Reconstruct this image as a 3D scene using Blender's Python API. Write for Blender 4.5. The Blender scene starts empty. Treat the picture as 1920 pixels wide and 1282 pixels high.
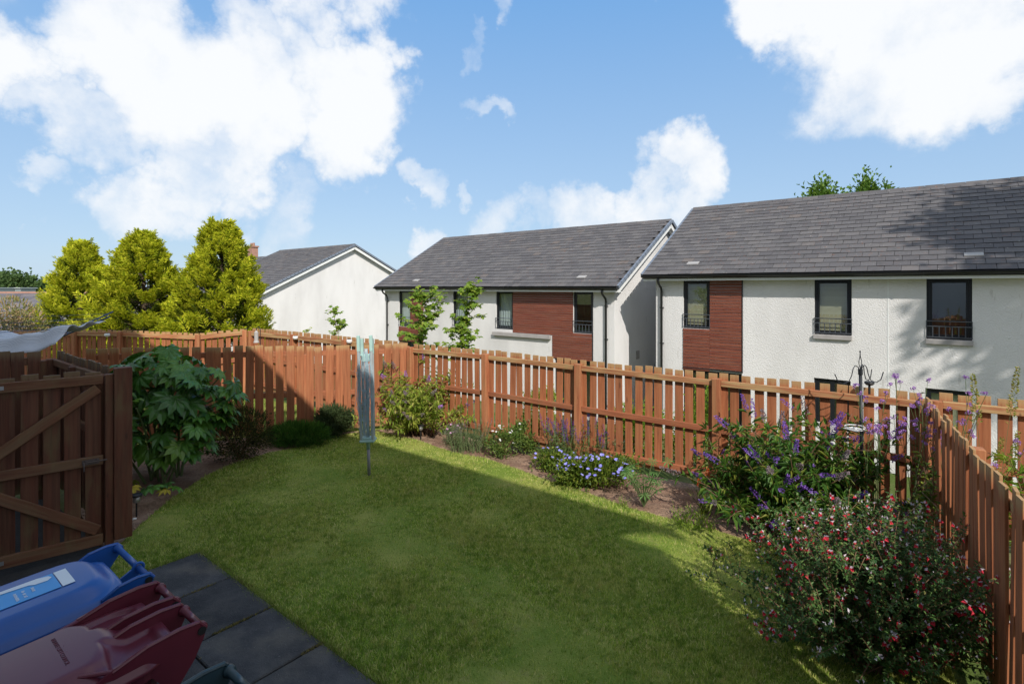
import bpy, bmesh, math, random
import numpy as np
from mathutils import Vector, Matrix, Euler

random.seed(7)
rng = np.random.default_rng(11)
R = math.radians
scene = bpy.context.scene
COL = scene.collection

# ------------------------------------------------------------------ camera
CAM_H, FPX, VH = 2.6, 1005.0, 539.0
cam_d = bpy.data.cameras.new('camera')
cam = bpy.data.objects.new('camera', cam_d)
COL.objects.link(cam)
cam.location = (0, 0, CAM_H)
cam.rotation_euler = (R(90), 0, 0)
cam_d.sensor_width = 36
cam_d.lens = FPX / 1920 * 36
cam_d.shift_y = -(641 - VH) / 1920
cam_d.clip_start = 0.02
cam_d.clip_end = 3000
scene.camera = cam

# street frame: A runs along the terrace (away to the left), B runs from our house to theirs
AX = Vector((-0.7813, 0.6242, 0)); BX = Vector((0.6242, 0.7813, 0))
ROW_ROT = math.atan2(-0.6242, 0.7813)
def W(a, b, z=0.0):
    return Vector((AX.x * a + BX.x * b, AX.y * a + BX.y * b, z))
def G(u, v, z=0.0):                      # a point of the level z, from the picture
    y = FPX * (CAM_H - z) / (v - VH)
    return Vector(((u - 960) / FPX * y, y, z))
def D(u, v, y):                          # a point at depth y
    return Vector(((u - 960) / FPX * y, y, CAM_H + (VH - v) / FPX * y))

# ------------------------------------------------------------------ light
SUN_EL = R(38.0); SUN_REL = R(54)
hd = BX * math.cos(SUN_REL) + AX * math.sin(SUN_REL)      # where shadows fall
to_sun = Vector((-hd.x * math.cos(SUN_EL), -hd.y * math.cos(SUN_EL), math.sin(SUN_EL)))
sun_d = bpy.data.lights.new('sun', 'SUN')
sun_d.energy = 2.4; sun_d.angle = R(0.53); sun_d.color = (1.0, 0.945, 0.87)
sun = bpy.data.objects.new('sun', sun_d); COL.objects.link(sun)
sun.rotation_euler = to_sun.to_track_quat('Z', 'Y').to_euler()
sun.location = (0, 0, 30)

world = bpy.data.worlds.new('World'); scene.world = world
world.use_nodes = True
wt = world.node_tree; wn = wt.nodes; wl = wt.links
for n in list(wn): wn.remove(n)
w_out = wn.new('ShaderNodeOutputWorld'); w_bg = wn.new('ShaderNodeBackground')
w_bg.inputs['Strength'].default_value = 0.135
sky = wn.new('ShaderNodeTexSky'); sky.sky_type = 'NISHITA'; sky.sun_disc = False
sky.sun_elevation = SUN_EL; sky.sun_rotation = math.atan2(to_sun.x, to_sun.y)
sky.air_density = 1.0; sky.dust_density = 0.6; sky.ozone_density = 1.3
def wmath(op, a, b=None, clamp=False):
    m = wn.new('ShaderNodeMath'); m.operation = op; m.use_clamp = clamp
    for i, x in enumerate((a, b)):
        if x is None: continue
        if isinstance(x, (int, float)): m.inputs[i].default_value = x
        else: wl.new(x, m.inputs[i])
    return m.outputs[0]
tc = wn.new('ShaderNodeTexCoord')
nd = wn.new('ShaderNodeVectorMath'); nd.operation = 'NORMALIZE'
wl.new(tc.outputs['Generated'], nd.inputs[0])
wn1 = wn.new('ShaderNodeTexNoise'); wn1.inputs['Scale'].default_value = 5.0; wn1.inputs['Detail'].default_value = 9; wn1.inputs['Roughness'].default_value = 0.58
wl.new(nd.outputs[0], wn1.inputs['Vector'])
sub = wn.new('ShaderNodeVectorMath'); sub.operation = 'SUBTRACT'; wl.new(wn1.outputs['Color'], sub.inputs[0]); sub.inputs[1].default_value = (0.5, 0.5, 0.5)
scl = wn.new('ShaderNodeVectorMath'); scl.operation = 'SCALE'; wl.new(sub.outputs[0], scl.inputs[0]); scl.inputs['Scale'].default_value = 0.44
addv = wn.new('ShaderNodeVectorMath'); addv.operation = 'ADD'; wl.new(nd.outputs[0], addv.inputs[0]); wl.new(scl.outputs[0], addv.inputs[1])
nrm = wn.new('ShaderNodeVectorMath'); nrm.operation = 'NORMALIZE'; wl.new(addv.outputs[0], nrm.inputs[0])
clouds = [(1680, 0, 240, 1), (1860, 90, 190, 1), (1470, -10, 130, 1), (1590, 60, 110, 1), (1820, 180, 75, .9), (1960, 150, 120, 1),
          (330, 180, 165, 1), (250, 110, 130, .95), (420, 270, 120, .95), (170, 240, 110, .75), (80, 235, 75, .6), (650, 220, 135, 1),
          (600, 140, 105, .95), (500, 95, 75, .8), (670, 285, 80, .85), (10, 100, 130, 1), (230, 0, 120, .85), (330, 310, 80, .8),
          (290, 385, 85, .75), (120, 375, 55, .5), (600, -20, 120, .9), (480, -10, 80, .7), (480, 190, 110, .9),
          (880, 338, 32, .55), (795, 355, 45, .48), (925, 196, 34, .36), (970, 10, 48, .5), (885, 95, 30, .34), (560, 385, 80, .45),
          (1130, 415, 80, .75), (1290, 370, 80, .85), (1210, 395, 70, .7), (770, 480, 55, .7), (960, 425, 70, .6), (1050, 410, 60, .6), (1620, 350, 40, .5)]
blobs = []
for u, v, r, s in clouds:
    d = Vector(((u - 960) / FPX, 1, (VH - v) / FPX)); k = d.length; d.normalize()
    blobs.append((d, r / FPX / k * .95, s))
crng = random.Random(3)
for i in range(38):                                     # the sky goes on out of view, with larger clouds added to brighten shade
    az = R(crng.uniform(55, 305)); el = math.asin(crng.uniform(.1, 1.0)); 
    d = Vector((math.sin(az) * math.cos(el), math.cos(az) * math.cos(el), math.sin(el)))
    blobs.append((d, crng.uniform(.2, .42), crng.uniform(.7, 1)))
acc = None
for d, r, s in blobs:
    dp = wn.new('ShaderNodeVectorMath'); dp.operation = 'DOT_PRODUCT'
    wl.new(nrm.outputs[0], dp.inputs[0]); dp.inputs[1].default_value = d
    mr = wn.new('ShaderNodeMapRange'); mr.interpolation_type = 'SMOOTHSTEP'
    wl.new(dp.outputs['Value'], mr.inputs['Value'])
    mr.inputs['From Min'].default_value = math.cos(r * 1.25); mr.inputs['From Max'].default_value = math.cos(r * 0.2)
    mr.inputs['To Max'].default_value = s
    acc = mr.outputs[0] if acc is None else wmath('MAXIMUM', acc, mr.outputs[0])
wn2 = wn.new('ShaderNodeTexNoise'); wn2.inputs['Scale'].default_value = 8.0; wn2.inputs['Detail'].default_value = 8; wn2.inputs['Roughness'].default_value = 0.6
wl.new(nd.outputs[0], wn2.inputs['Vector'])
f1 = wmath('MULTIPLY', wmath('SUBTRACT', wn2.outputs['Fac'], 0.5), 1.35)
dens = wmath('ADD', acc, wmath('MULTIPLY', f1, wmath('MINIMUM', wmath('ADD', wmath('MULTIPLY', acc, 2.5), 0.12), 1.0)))
mrd = wn.new('ShaderNodeMapRange'); mrd.interpolation_type = 'SMOOTHSTEP'; wl.new(dens, mrd.inputs['Value'])
mrd.inputs['From Min'].default_value = 0.12; mrd.inputs['From Max'].default_value = 1.0; mrd.inputs['To Max'].default_value = 0.95
crmp = wn.new('ShaderNodeMixRGB'); crmp.inputs['Color1'].default_value = (2.75, 3.0, 3.35, 1); crmp.inputs['Color2'].default_value = (3.55, 3.6, 3.65, 1)
wl.new(wmath('MULTIPLY', dens, 1.0, True), crmp.inputs['Fac'])
hsv = wn.new('ShaderNodeHueSaturation'); hsv.inputs['Hue'].default_value = 0.497; hsv.inputs['Saturation'].default_value = 1.0; hsv.inputs['Value'].default_value = 1.0
grad = wn.new('ShaderNodeMixRGB'); sepz = wn.new('ShaderNodeSeparateXYZ'); wl.new(nd.outputs[0], sepz.inputs[0])
mrz = wn.new('ShaderNodeMapRange'); wl.new(sepz.outputs[2], mrz.inputs[0]); mrz.inputs[1].default_value = 0.0; mrz.inputs[2].default_value = 0.5
grad.inputs[1].default_value = (1.65, 2.2, 2.85, 1); grad.inputs[2].default_value = (0.60, 1.38, 2.75, 1); wl.new(mrz.outputs[0], grad.inputs[0])
mixs = wn.new('ShaderNodeMixRGB'); mixs.inputs[0].default_value = 0.92; wl.new(sky.outputs[0], mixs.inputs[1]); wl.new(grad.outputs[0], mixs.inputs[2])
wl.new(mixs.outputs[0], hsv.inputs['Color'])
mxc = wn.new('ShaderNodeMixRGB'); wl.new(mrd.outputs[0], mxc.inputs['Fac']); wl.new(hsv.outputs[0], mxc.inputs['Color1']); wl.new(crmp.outputs[0], mxc.inputs['Color2'])
wl.new(mxc.outputs[0], w_bg.inputs['Color']); wl.new(w_bg.outputs[0], w_out.inputs['Surface'])

scene.view_settings.view_transform = 'Standard'; scene.view_settings.look = 'None'
scene.view_settings.exposure = 1.05; scene.view_settings.gamma = 1.0
scene.view_settings.use_curve_mapping = False
scene.render.engine = 'CYCLES'
scene.cycles.max_bounces = 5; scene.cycles.diffuse_bounces = 3; scene.cycles.glossy_bounces = 3; scene.cycles.transmission_bounces = 3; scene.cycles.transparent_max_bounces = 6

# ------------------------------------------------------------------ materials
def new_mat(name):
    m = bpy.data.materials.new(name); m.use_nodes = True
    nt = m.node_tree
    for n in list(nt.nodes): nt.nodes.remove(n)
    out = nt.nodes.new('ShaderNodeOutputMaterial')
    return m, nt, out
class NT:
    def __init__(s, name):
        s.m, s.nt, s.out = new_mat(name); s.n = s.nt.nodes; s.l = s.nt.links
    def node(s, t, **kw):
        n = s.n.new(t)
        for k, v in kw.items(): setattr(n, k, v)
        return n
    def put(s, sock, v):
        if isinstance(v, bpy.types.NodeSocket): s.l.new(v, sock)
        elif isinstance(v, (tuple, list)) and len(v) == 3 and sock.type == 'RGBA': sock.default_value = (*v, 1)
        else: sock.default_value = v
    def math(s, op, a, b=0.0, clamp=False):
        n = s.node('ShaderNodeMath', operation=op, use_clamp=clamp); s.put(n.inputs[0], a); s.put(n.inputs[1], b); return n.outputs[0]
    def mix(s, f, a, b, mode='MIX'):
        n = s.node('ShaderNodeMixRGB', blend_type=mode); s.put(n.inputs[0], f); s.put(n.inputs[1], a); s.put(n.inputs[2], b); return n.outputs[0]
    def coords(s, which='Object', scale=(1, 1, 1), offset=None):
        t = s.node('ShaderNodeTexCoord'); mp = s.node('ShaderNodeMapping'); s.l.new(t.outputs[which], mp.inputs[0]); mp.inputs['Scale'].default_value = scale
        if offset is not None: s.l.new(offset, mp.inputs['Location'])
        return mp.outputs[0]
    def pos(s, scale=(1, 1, 1)):
        t = s.node('ShaderNodeNewGeometry'); mp = s.node('ShaderNodeMapping'); s.l.new(t.outputs['Position'], mp.inputs[0]); mp.inputs['Scale'].default_value = scale
        return mp.outputs[0]
    def noise(s, vec, scale, detail=4, rough=.55, col=False):
        n = s.node('ShaderNodeTexNoise'); s.put(n.inputs['Vector'], vec); n.inputs['Scale'].default_value = scale; n.inputs['Detail'].default_value = detail; n.inputs['Roughness'].default_value = rough
        return n.outputs['Color' if col else 'Fac']
    def ramp(s, f, stops):
        n = s.node('ShaderNodeValToRGB'); s.put(n.inputs[0], f); e = n.color_ramp.elements
        while len(e) < len(stops): e.new(0.5)
        for x, (p, c) in zip(e, stops):
            x.position = p; x.color = (*c, 1) if len(c) == 3 else c
        return n.outputs[0]
    def step(s, v, lo, hi):
        n = s.node('ShaderNodeMapRange', interpolation_type='SMOOTHSTEP'); s.put(n.inputs[0], v); n.inputs[1].default_value = lo; n.inputs[2].default_value = hi; return n.outputs[0]
    def objrand(s): return s.node('ShaderNodeObjectInfo').outputs['Random']
    def island(s): return s.node('ShaderNodeNewGeometry').outputs['Random Per Island']
    def bump(s, h, strength=.3, dist=.01):
        n = s.node('ShaderNodeBump'); s.put(n.inputs['Height'], h); n.inputs['Strength'].default_value = strength; n.inputs['Distance'].default_value = dist; return n.outputs[0]
    def pbsdf(s, col, rough=.7, spec=.4, normal=None, metal=0.0, **kw):
        p = s.node('ShaderNodeBsdfPrincipled'); s.put(p.inputs['Base Color'], col); s.put(p.inputs['Roughness'], rough)
        p.inputs['Specular IOR Level'].default_value = spec; p.inputs['Metallic'].default_value = metal
        if normal is not None: s.l.new(normal, p.inputs['Normal'])
        for k, v in kw.items(): p.inputs[k].default_value = v
        return p.outputs[0]
    def done(s, sh): s.l.new(sh, s.out.inputs[0]); return s.m

M = {}
def wood(name, c0, c1, weather=0.0, wcol=(.33, .22, .11), algae=.25, grain=(18, 18, 1.4), rough=.72):
    t = NT(name)
    r = t.objrand()
    off = t.node('ShaderNodeCombineXYZ'); t.l.new(t.math('MULTIPLY', r, 37.0), off.inputs[0]); t.l.new(t.math('MULTIPLY', r, 91.0), off.inputs[2])
    v = t.coords('Object', grain, off.outputs[0])
    g = t.noise(v, 2.0, 5, .6)
    g2 = t.noise(t.pos((1, 1, 1)), 1.7, 3)
    c = t.mix(t.step(g, .3, .7), c0, c1)
    c = t.mix(t.math('MULTIPLY', t.math('SUBTRACT', r, .5), .7), c, (.02, .012, .01), 'MIX')
    hs = t.node('ShaderNodeHueSaturation'); t.put(hs.inputs['Color'], c); t.put(hs.inputs['Value'], t.math('ADD', t.math('MULTIPLY', r, .45), .78)); t.put(hs.inputs['Saturation'], .97)
    c = hs.outputs[0]
    al = t.math('MULTIPLY', t.step(t.noise(t.pos((3, 3, .9)), 2.3, 4), .52, .75), algae)
    c = t.mix(al, c, (.16, .15, .06))
    if weather > 0:
        wf = t.math('MULTIPLY', t.step(t.noise(v, 1.1, 4), .35, .65), weather)
        c = t.mix(wf, c, wcol)
    if name in ('fence_wood', 'dark_wood'):
        sz = t.node('ShaderNodeSeparateXYZ'); t.l.new(t.coords('Object'), sz.inputs[0])
        wt_ = t.step(t.math('ADD', sz.outputs[2], t.math('MULTIPLY', t.noise(v, 3.0, 3), .10)), .97, 1.05)
        c = t.mix(t.math('MULTIPLY', wt_, .8), c, (.40, .26, .12) if name == 'fence_wood' else (.19, .13, .07))
        wb_ = t.step(t.math('SUBTRACT', t.math('MULTIPLY', t.noise(v, 3.0, 3), .14), sz.outputs[2]), -.03, .10)
        c = t.mix(t.math('MULTIPLY', wb_, .5), c, (.20, .19, .07))
    knot = t.node('ShaderNodeTexVoronoi'); t.put(knot.inputs['Vector'], t.coords('Object', (5, 5, 1.6), off.outputs[0])); knot.inputs['Scale'].default_value = 1.3
    kf = t.math('MULTIPLY', t.math('SUBTRACT', 1.0, t.step(knot.outputs['Distance'], .03, .10)), .6)
    c = t.mix(kf, c, (.05, .02, .012))
    b = t.bump(g, .35, .004)
    M[name] = t.done(t.pbsdf(c, rough, .3, b))
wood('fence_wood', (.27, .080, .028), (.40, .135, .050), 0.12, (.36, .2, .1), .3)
wood('rail_wood', (.29, .09, .035), (.42, .15, .06), 0.95, (.42, .28, .13), .5, (1.4, 18, 18))
wood('midrail_wood', (.26, .075, .03), (.37, .115, .045), 0.25, (.36, .2, .1), .25, (1.4, 18, 18))
wood('post_wood', (.29, .085, .032), (.42, .14, .055), 0.35, (.42, .24, .11), .3, (14, 14, 1.2))
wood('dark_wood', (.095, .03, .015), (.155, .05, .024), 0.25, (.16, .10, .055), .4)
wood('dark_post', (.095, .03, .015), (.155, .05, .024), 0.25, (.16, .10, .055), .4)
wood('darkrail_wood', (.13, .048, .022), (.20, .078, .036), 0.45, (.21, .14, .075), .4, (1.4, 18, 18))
wood('cladding_wood', (.13, .030, .018), (.24, .06, .032), .35, (.26, .12, .075), .0, (1.1, 20, 20), .55)

def simple(name, col, rough=.5, spec=.4, metal=0.0, var=.0, bump=None):
    t = NT(name); c = col; nrm_ = None
    if var:
        nz = t.noise(t.coords('Object'), 6, 5)
        c = t.mix(t.math('MULTIPLY', t.step(nz, .35, .75), var), col, tuple(x * .45 for x in col))
    if bump: nrm_ = t.bump(t.noise(t.coords('Object'), bump[0], 3), bump[1], .01)
    M[name] = t.done(t.pbsdf(c, rough, spec, nrm_, metal))
simple('black_frame', (.012, .014, .018), .35)
simple('rail_metal', (.06, .068, .08), .4)
simple('gutter_black', (.015, .016, .018), .3, .5)
simple('white_paint', (.72, .73, .72), .5, .3, var=.08)
simple('sill_stone', (.36, .34, .33), .8, .2, var=.3)
simple('verge_grey', (.17, .20, .25), .6, .3, var=.3)
simple('interior_dark', (.045, .045, .05), .9)
simple('curtain', (.66, .66, .66), .9)
simple('dryer_grey', (.45, .49, .49), .45, .5, 0.3, var=.3)
simple('dryer_pole', (.30, .29, .33), .5, .5, .2, var=.3)
simple('dryer_mint', (.36, .53, .48), .55, var=.35)
simple('cord_blue', (.34, .46, .52), .7)
simple('dark_iron', (.02, .022, .026), .5, .4, .3)
simple('steel', (.42, .42, .42), .4, .5, .7, var=.3)
simple('rusty', (.13, .10, .09), .6, .4, .4, var=.6)
simple('arm_blue', (.03, .07, .14), .4)
simple('cord_dark', (.02, .05, .14), .6)
simple('plastic_white', (.7, .7, .68), .4)
simple('plastic_black', (.015, .015, .016), .5)
simple('blue_plastic', (.012, .085, .33), .32, .5, var=.12)
simple('maroon_plastic', (.13, .02, .034), .32, .5, var=.15)
simple('teal_plastic', (.028, .055, .066), .34, .5, var=.15)
simple('sticker_blue', (.07, .34, .72), .5)
simple('sticker_white', (.75, .78, .8), .5)
simple('bark', (.10, .075, .05), .9, .1, var=.5)
simple('stem_green', (.10, .14, .05), .7)
simple('stem_brown', (.16, .09, .05), .8)
simple('far_white', (.62, .63, .66), .8)
simple('far_grey', (.22, .26, .27), .8, var=.3)
simple('brick_far', (.36, .2, .15), .9, var=.3)
simple('stone_white', (.7, .68, .64), .7)
simple('concrete_wall', (.4, .38, .36), .9, var=.3)

t = NT('harling')                    # rough cast render
nz = t.noise(t.pos(), 48, 3, .6); nz2 = t.noise(t.pos((.5, .5, .18)), 1.5, 4)
vo = t.node('ShaderNodeTexVoronoi'); t.put(vo.inputs['Vector'], t.pos()); vo.inputs['Scale'].default_value = 34
c = t.mix(t.step(nz2, .35, .8), (.70, .69, .68), (.57, .56, .55))
c = t.mix(t.math('MULTIPLY', t.step(t.noise(t.pos((6, 6, 1.2)), 1.1, 3), .68, .74), .35), c, (.33, .31, .28))
h = t.math('ADD', nz, t.math('MULTIPLY', vo.outputs['Distance'], .6))
M['harling'] = t.done(t.pbsdf(c, .92, .15, t.bump(h, .6, .016)))

def roof_mat(name, per):
    t = NT(name)
    r = t.objrand() if per == 'object' else t.island()
    c = t.ramp(r, [(0, (.088, .084, .088)), (.5, (.105, .101, .104)), (.95, (.125, .118, .118)), (1, (.138, .118, .108))])
    p = t.pos()
    lich = t.step(t.noise(p, 9, 6, .7), .57, .66); lich2 = t.step(t.noise(p, 19, 4, .65), .66, .70)
    big = t.step(t.noise(p, .7, 2), .35, .65)
    c = t.mix(t.math('MULTIPLY', t.math('MULTIPLY', lich, big), .75), c, (.17, .085, .055))
    c = t.mix(t.math('MULTIPLY', lich2, .75), c, (.42, .41, .38))
    c = t.mix(t.math('MULTIPLY', t.step(t.noise(p, 4, 4), .5, .8), .45), c, (.05, .05, .048))
    M[name] = t.done(t.pbsdf(c, .85, .25, t.bump(t.noise(p, 40, 3), .3, .01)))
roof_mat('roof_tile', 'object'); roof_mat('roof_tiles', 'island')
simple('roof_under', (.05, .048, .05), .9)
simple('vent_tile', (.33, .32, .31), .8)

t = NT('far_roof')
c = t.ramp(t.island(), [(0, (.10, .095, .11)), (.6, (.15, .14, .15)), (1, (.2, .17, .16))])
M['far_roof'] = t.done(t.pbsdf(c, .85, .2))

t = NT('glass')                       # window pane: mirror by angle over a clear pane
gl = t.node('ShaderNodeBsdfGlossy'); gl.inputs['Roughness'].default_value = .01; gl.inputs['Color'].default_value = (.92, .97, 1, 1)
tr = t.node('ShaderNodeBsdfTransparent'); tr.inputs['Color'].default_value = (.72, .8, .8, 1)
lw = t.node('ShaderNodeLayerWeight'); lw.inputs['Blend'].default_value = .3
ms = t.node('ShaderNodeMixShader'); t.l.new(t.math('ADD', t.math('MULTIPLY', t.math('POWER', lw.outputs['Facing'], 2.0), .7), .20, True), ms.inputs[0]); t.l.new(tr.outputs[0], ms.inputs[1]); t.l.new(gl.outputs[0], ms.inputs[2])
M['glass'] = t.done(ms.outputs[0])
t = NT('blind')
c = t.mix(t.island(), (.62, .52, .34), (.7, .6, .42)); M['blind'] = t.done(t.pbsdf(c, .7, .2))

t = NT('lawn')
p = t.pos(); n1 = t.noise(p, 1.1, 5, .6); n2 = t.noise(p, 6, 4); n3 = t.noise(p, 60, 2)
c = t.mix(t.step(n1, .36, .66), (.16, .23, .035), (.32, .33, .08))
c = t.mix(t.math('MULTIPLY', t.step(n2, .55, .75), .55), c, (.33, .27, .12))
c = t.mix(t.math('MULTIPLY', n3, .4), c, (.08, .11, .02))
M['lawn'] = t.done(t.pbsdf(c, .95, .1, t.bump(t.noise(p, 90, 3), .6, .02)))
def leafmat(name, stops, transl=.3, rough=.5, spec=.3, patch=None, tint=None, clump=False):
    t = NT(name)
    c = t.ramp(t.island(), stops)
    if patch:
        c = t.mix(t.math('MULTIPLY', t.step(t.noise(t.pos(), patch[0], 4, .6), patch[1], patch[2]), patch[3]), c, patch[4])
    if clump:
        c = t.mix(t.math('MULTIPLY', t.step(t.noise(t.pos(), 11, 5, .7), .46, .62), .85), c, (.125, .225, .03))
        c = t.mix(t.math('MULTIPLY', t.step(t.noise(t.pos((1, 1, 1)), 27, 3, .6), .56, .66), .7), c, (.72, .62, .32))
        c = t.mix(t.math('MULTIPLY', t.step(t.noise(t.pos(), 4.5, 5, .7), .56, .70), .55), c, (.52, .40, .18))
    pb = t.pbsdf(c, rough, spec)
    tl = t.node('ShaderNodeBsdfTranslucent'); t.put(tl.inputs[0], t.mix(1.0, c, tint or (1.0, 1.0, .55), 'MULTIPLY'))
    ms = t.node('ShaderNodeMixShader'); ms.inputs[0].default_value = transl; t.l.new(pb, ms.inputs[1]); t.l.new(tl.outputs[0], ms.inputs[2])
    M[name] = t.done(ms.outputs[0])
leafmat('grass', clump=True, stops=[(0, (.11, .22, .025)), (.35, (.30, .45, .065)), (.75, (.52, .58, .13)), (1, (.85, .74, .40))], transl=.38, rough=.75, spec=.12, patch=(1.2, .42, .66, .5, (.46, .42, .13)))
leafmat('grass_rough', [(0, (.12, .19, .03)), (.6, (.22, .28, .05)), (1, (.42, .38, .17))], .3, .75, .12)
leafmat('moss', [(0, (.10, .10, .03)), (.5, (.20, .15, .07)), (1, (.28, .26, .08))], .2, .9, .05)
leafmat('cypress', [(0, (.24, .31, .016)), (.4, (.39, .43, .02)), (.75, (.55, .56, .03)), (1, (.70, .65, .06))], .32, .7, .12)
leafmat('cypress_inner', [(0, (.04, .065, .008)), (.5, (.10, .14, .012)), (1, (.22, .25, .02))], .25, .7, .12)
leafmat('tree_green', [(0, (.05, .11, .015)), (.6, (.10, .19, .03)), (1, (.18, .28, .05))], .3, .6, .2)
leafmat('far_green', [(0, (.045, .085, .03)), (.6, (.075, .125, .04)), (1, (.12, .18, .06))], .15, .8, .1)
leafmat('maple', [(0, (.12, .22, .02)), (.6, (.21, .33, .035)), (1, (.33, .38, .06))], .45, .5, .3)
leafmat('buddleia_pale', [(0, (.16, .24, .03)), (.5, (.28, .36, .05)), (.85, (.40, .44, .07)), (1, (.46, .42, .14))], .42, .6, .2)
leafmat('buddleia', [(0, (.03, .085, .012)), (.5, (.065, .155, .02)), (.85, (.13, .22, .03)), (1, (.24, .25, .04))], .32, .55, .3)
leafmat('sage', [(0, (.04, .10, .025)), (.6, (.075, .155, .04)), (.93, (.13, .21, .055)), (1, (.3, .25, .09))], .25, .55, .25)
leafmat('grey_green', [(0, (.09, .13, .06)), (.6, (.16, .2, .09)), (1, (.26, .28, .14))], .25, .7, .2)
leafmat('rose_leaf', [(0, (.06, .12, .02)), (.6, (.12, .19, .035)), (1, (.2, .24, .06))], .3, .5, .3)
leafmat('vine', [(0, (.05, .1, .012)), (.6, (.12, .18, .02)), (1, (.24, .27, .04))], .35, .5, .3)
leafmat('heather', [(0, (.02, .03, .01)), (.5, (.04, .055, .014)), (.85, (.07, .06, .02)), (1, (.18, .17, .03))], .2, .7, .2)
leafmat('mound_green', [(0, (.03, .085, .012)), (.6, (.06, .15, .02)), (1, (.1, .2, .03))], .25, .7, .2)
leafmat('dark_shrub', [(0, (.025, .045, .015)), (.6, (.05, .075, .025)), (1, (.09, .12, .045))], .2, .6, .25)
leafmat('autumn_shrub', [(0, (.16, .2, .06)), (.4, (.3, .28, .1)), (.8, (.42, .27, .16)), (1, (.5, .4, .3))], .25, .7, .2)
leafmat('weed', [(0, (.2, .24, .04)), (.6, (.3, .3, .07)), (1, (.42, .3, .1))], .3, .7, .2)
def petal(name, a, b, tint=(1, 1, 1)): leafmat(name, [(0, a), (1, b)], .3, .6, .2, tint=tint)
petal('purple', (.16, .07, .38), (.34, .18, .6)); petal('purple_spent', (.2, .15, .17), (.34, .27, .27))
petal('deep_purple', (.09, .03, .22), (.19, .08, .36)); petal('blue_violet', (.24, .24, .72), (.42, .4, .85))
petal('red', (.5, .02, .04), (.7, .05, .08)); petal('pink_white', (.62, .5, .56), (.82, .76, .8)); petal('white_petal', (.78, .77, .74), (.85, .84, .8))
petal('lilac', (.36, .16, .5), (.52, .3, .62)); petal('yellow', (.75, .5, .02), (.85, .65, .05)); petal('poker', (.7, .12, .03), (.75, .25, .06)); petal('pink', (.6, .3, .5), (.7, .45, .6))
petal('yellow_leaf', (.42, .33, .03), (.5, .4, .06))

t = NT('fatsia')
r = t.objrand()
v = t.coords('Object'); n1 = t.noise(v, 14, 3)
c = t.ramp(r, [(0, (.04, .125, .016)), (.55, (.075, .21, .024)), (.88, (.13, .28, .032)), (.97, (.17, .29, .035)), (1, (.3, .26, .03))])
c = t.mix(t.math('MULTIPLY', n1, .3), c, (.05, .12, .03))
pb = t.pbsdf(c, .33, .5, t.bump(n1, .25, .01))
tl = t.node('ShaderNodeBsdfTranslucent'); t.put(tl.inputs[0], t.mix(1.0, c, (1, 1, .5), 'MULTIPLY'))
ms = t.node('ShaderNodeMixShader'); ms.inputs[0].default_value = .2; t.l.new(pb, ms.inputs[1]); t.l.new(tl.outputs[0], ms.inputs[2])
M['fatsia'] = t.done(ms.outputs[0])

t = NT('soil')
p = t.pos(); n1 = t.noise(p, 3, 5, .6); n2 = t.noise(p, 35, 4, .65)
c = t.mix(t.step(n1, .3, .7), (.24, .145, .10), (.40, .27, .19)); c = t.mix(t.math('MULTIPLY', t.step(n2, .4, .7), .5), c, (.13, .085, .06))
M['soil'] = t.done(t.pbsdf(c, .95, .1, t.bump(n2, 1.0, .04)))
t = NT('path_dark')
p = t.pos(); n1 = t.noise(p, 4, 5); c = t.mix(n1, (.03, .03, .03), (.075, .07, .065)); M['path_dark'] = t.done(t.pbsdf(c, .9, .2, t.bump(t.noise(p, 50, 3), .6, .02)))
t = NT('ground_mat')
p = t.pos(); n1 = t.noise(p, .8, 5); c = t.mix(t.step(n1, .35, .65), (.075, .11, .025), (.17, .15, .07)); M['ground_mat'] = t.done(t.pbsdf(c, .95, .1, t.bump(t.noise(p, 20, 3), .5, .05)))
t = NT('slab')
r = t.objrand(); p = t.pos(); n1 = t.noise(p, 3.2, 6, .65); n2 = t.noise(p, 55, 3, .6); n3 = t.noise(p, 130, 2)
c = t.mix(t.step(n1, .35, .7), (.044, .043, .045), (.088, .085, .083))
c = t.mix(t.math('MULTIPLY', t.step(n2, .62, .72), .55), c, (.16, .155, .15))
c = t.mix(t.math('MULTIPLY', t.step(n3, .70, .76), .6), c, (.3, .3, .3))
c = t.mix(t.math('MULTIPLY', t.step(t.noise(p, 1.6, 4), .48, .72), .55), c, (.125, .105, .075))
hs = t.node('ShaderNodeHueSaturation'); t.put(hs.inputs['Color'], c); t.put(hs.inputs['Value'], t.math('ADD', t.math('MULTIPLY', r, .35), .82)); c = hs.outputs[0]
M['slab'] = t.done(t.pbsdf(c, .88, .25, t.bump(t.math('ADD', n2, n3), .6, .012)))
t = NT('towel')
wv = t.node('ShaderNodeTexWave', bands_direction='X'); t.put(wv.inputs['Vector'], t.coords('UV')); wv.inputs['Scale'].default_value = 10
c = t.mix(t.step(wv.outputs['Fac'], .55, .7), (.72, .73, .76), (.38, .4, .45)); M['towel'] = t.done(t.pbsdf(c, .95, .05))

# ------------------------------------------------------------------ mesh helpers
def np_mesh(name, V, F):
    V = np.asarray(V, dtype=np.float32).reshape(-1, 3); F = np.asarray(F, dtype=np.int32)
    me = bpy.data.meshes.new(name); k = F.shape[1]; n = len(F)
    me.vertices.add(len(V)); me.vertices.foreach_set('co', V.ravel())
    me.loops.add(n * k); me.loops.foreach_set('vertex_index', F.ravel())
    me.polygons.add(n); me.polygons.foreach_set('loop_start', np.arange(0, n * k, k, dtype=np.int32)); me.polygons.foreach_set('loop_total', np.full(n, k, dtype=np.int32))
    me.update(calc_edges=True); me.shade_flat(); return me

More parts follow.
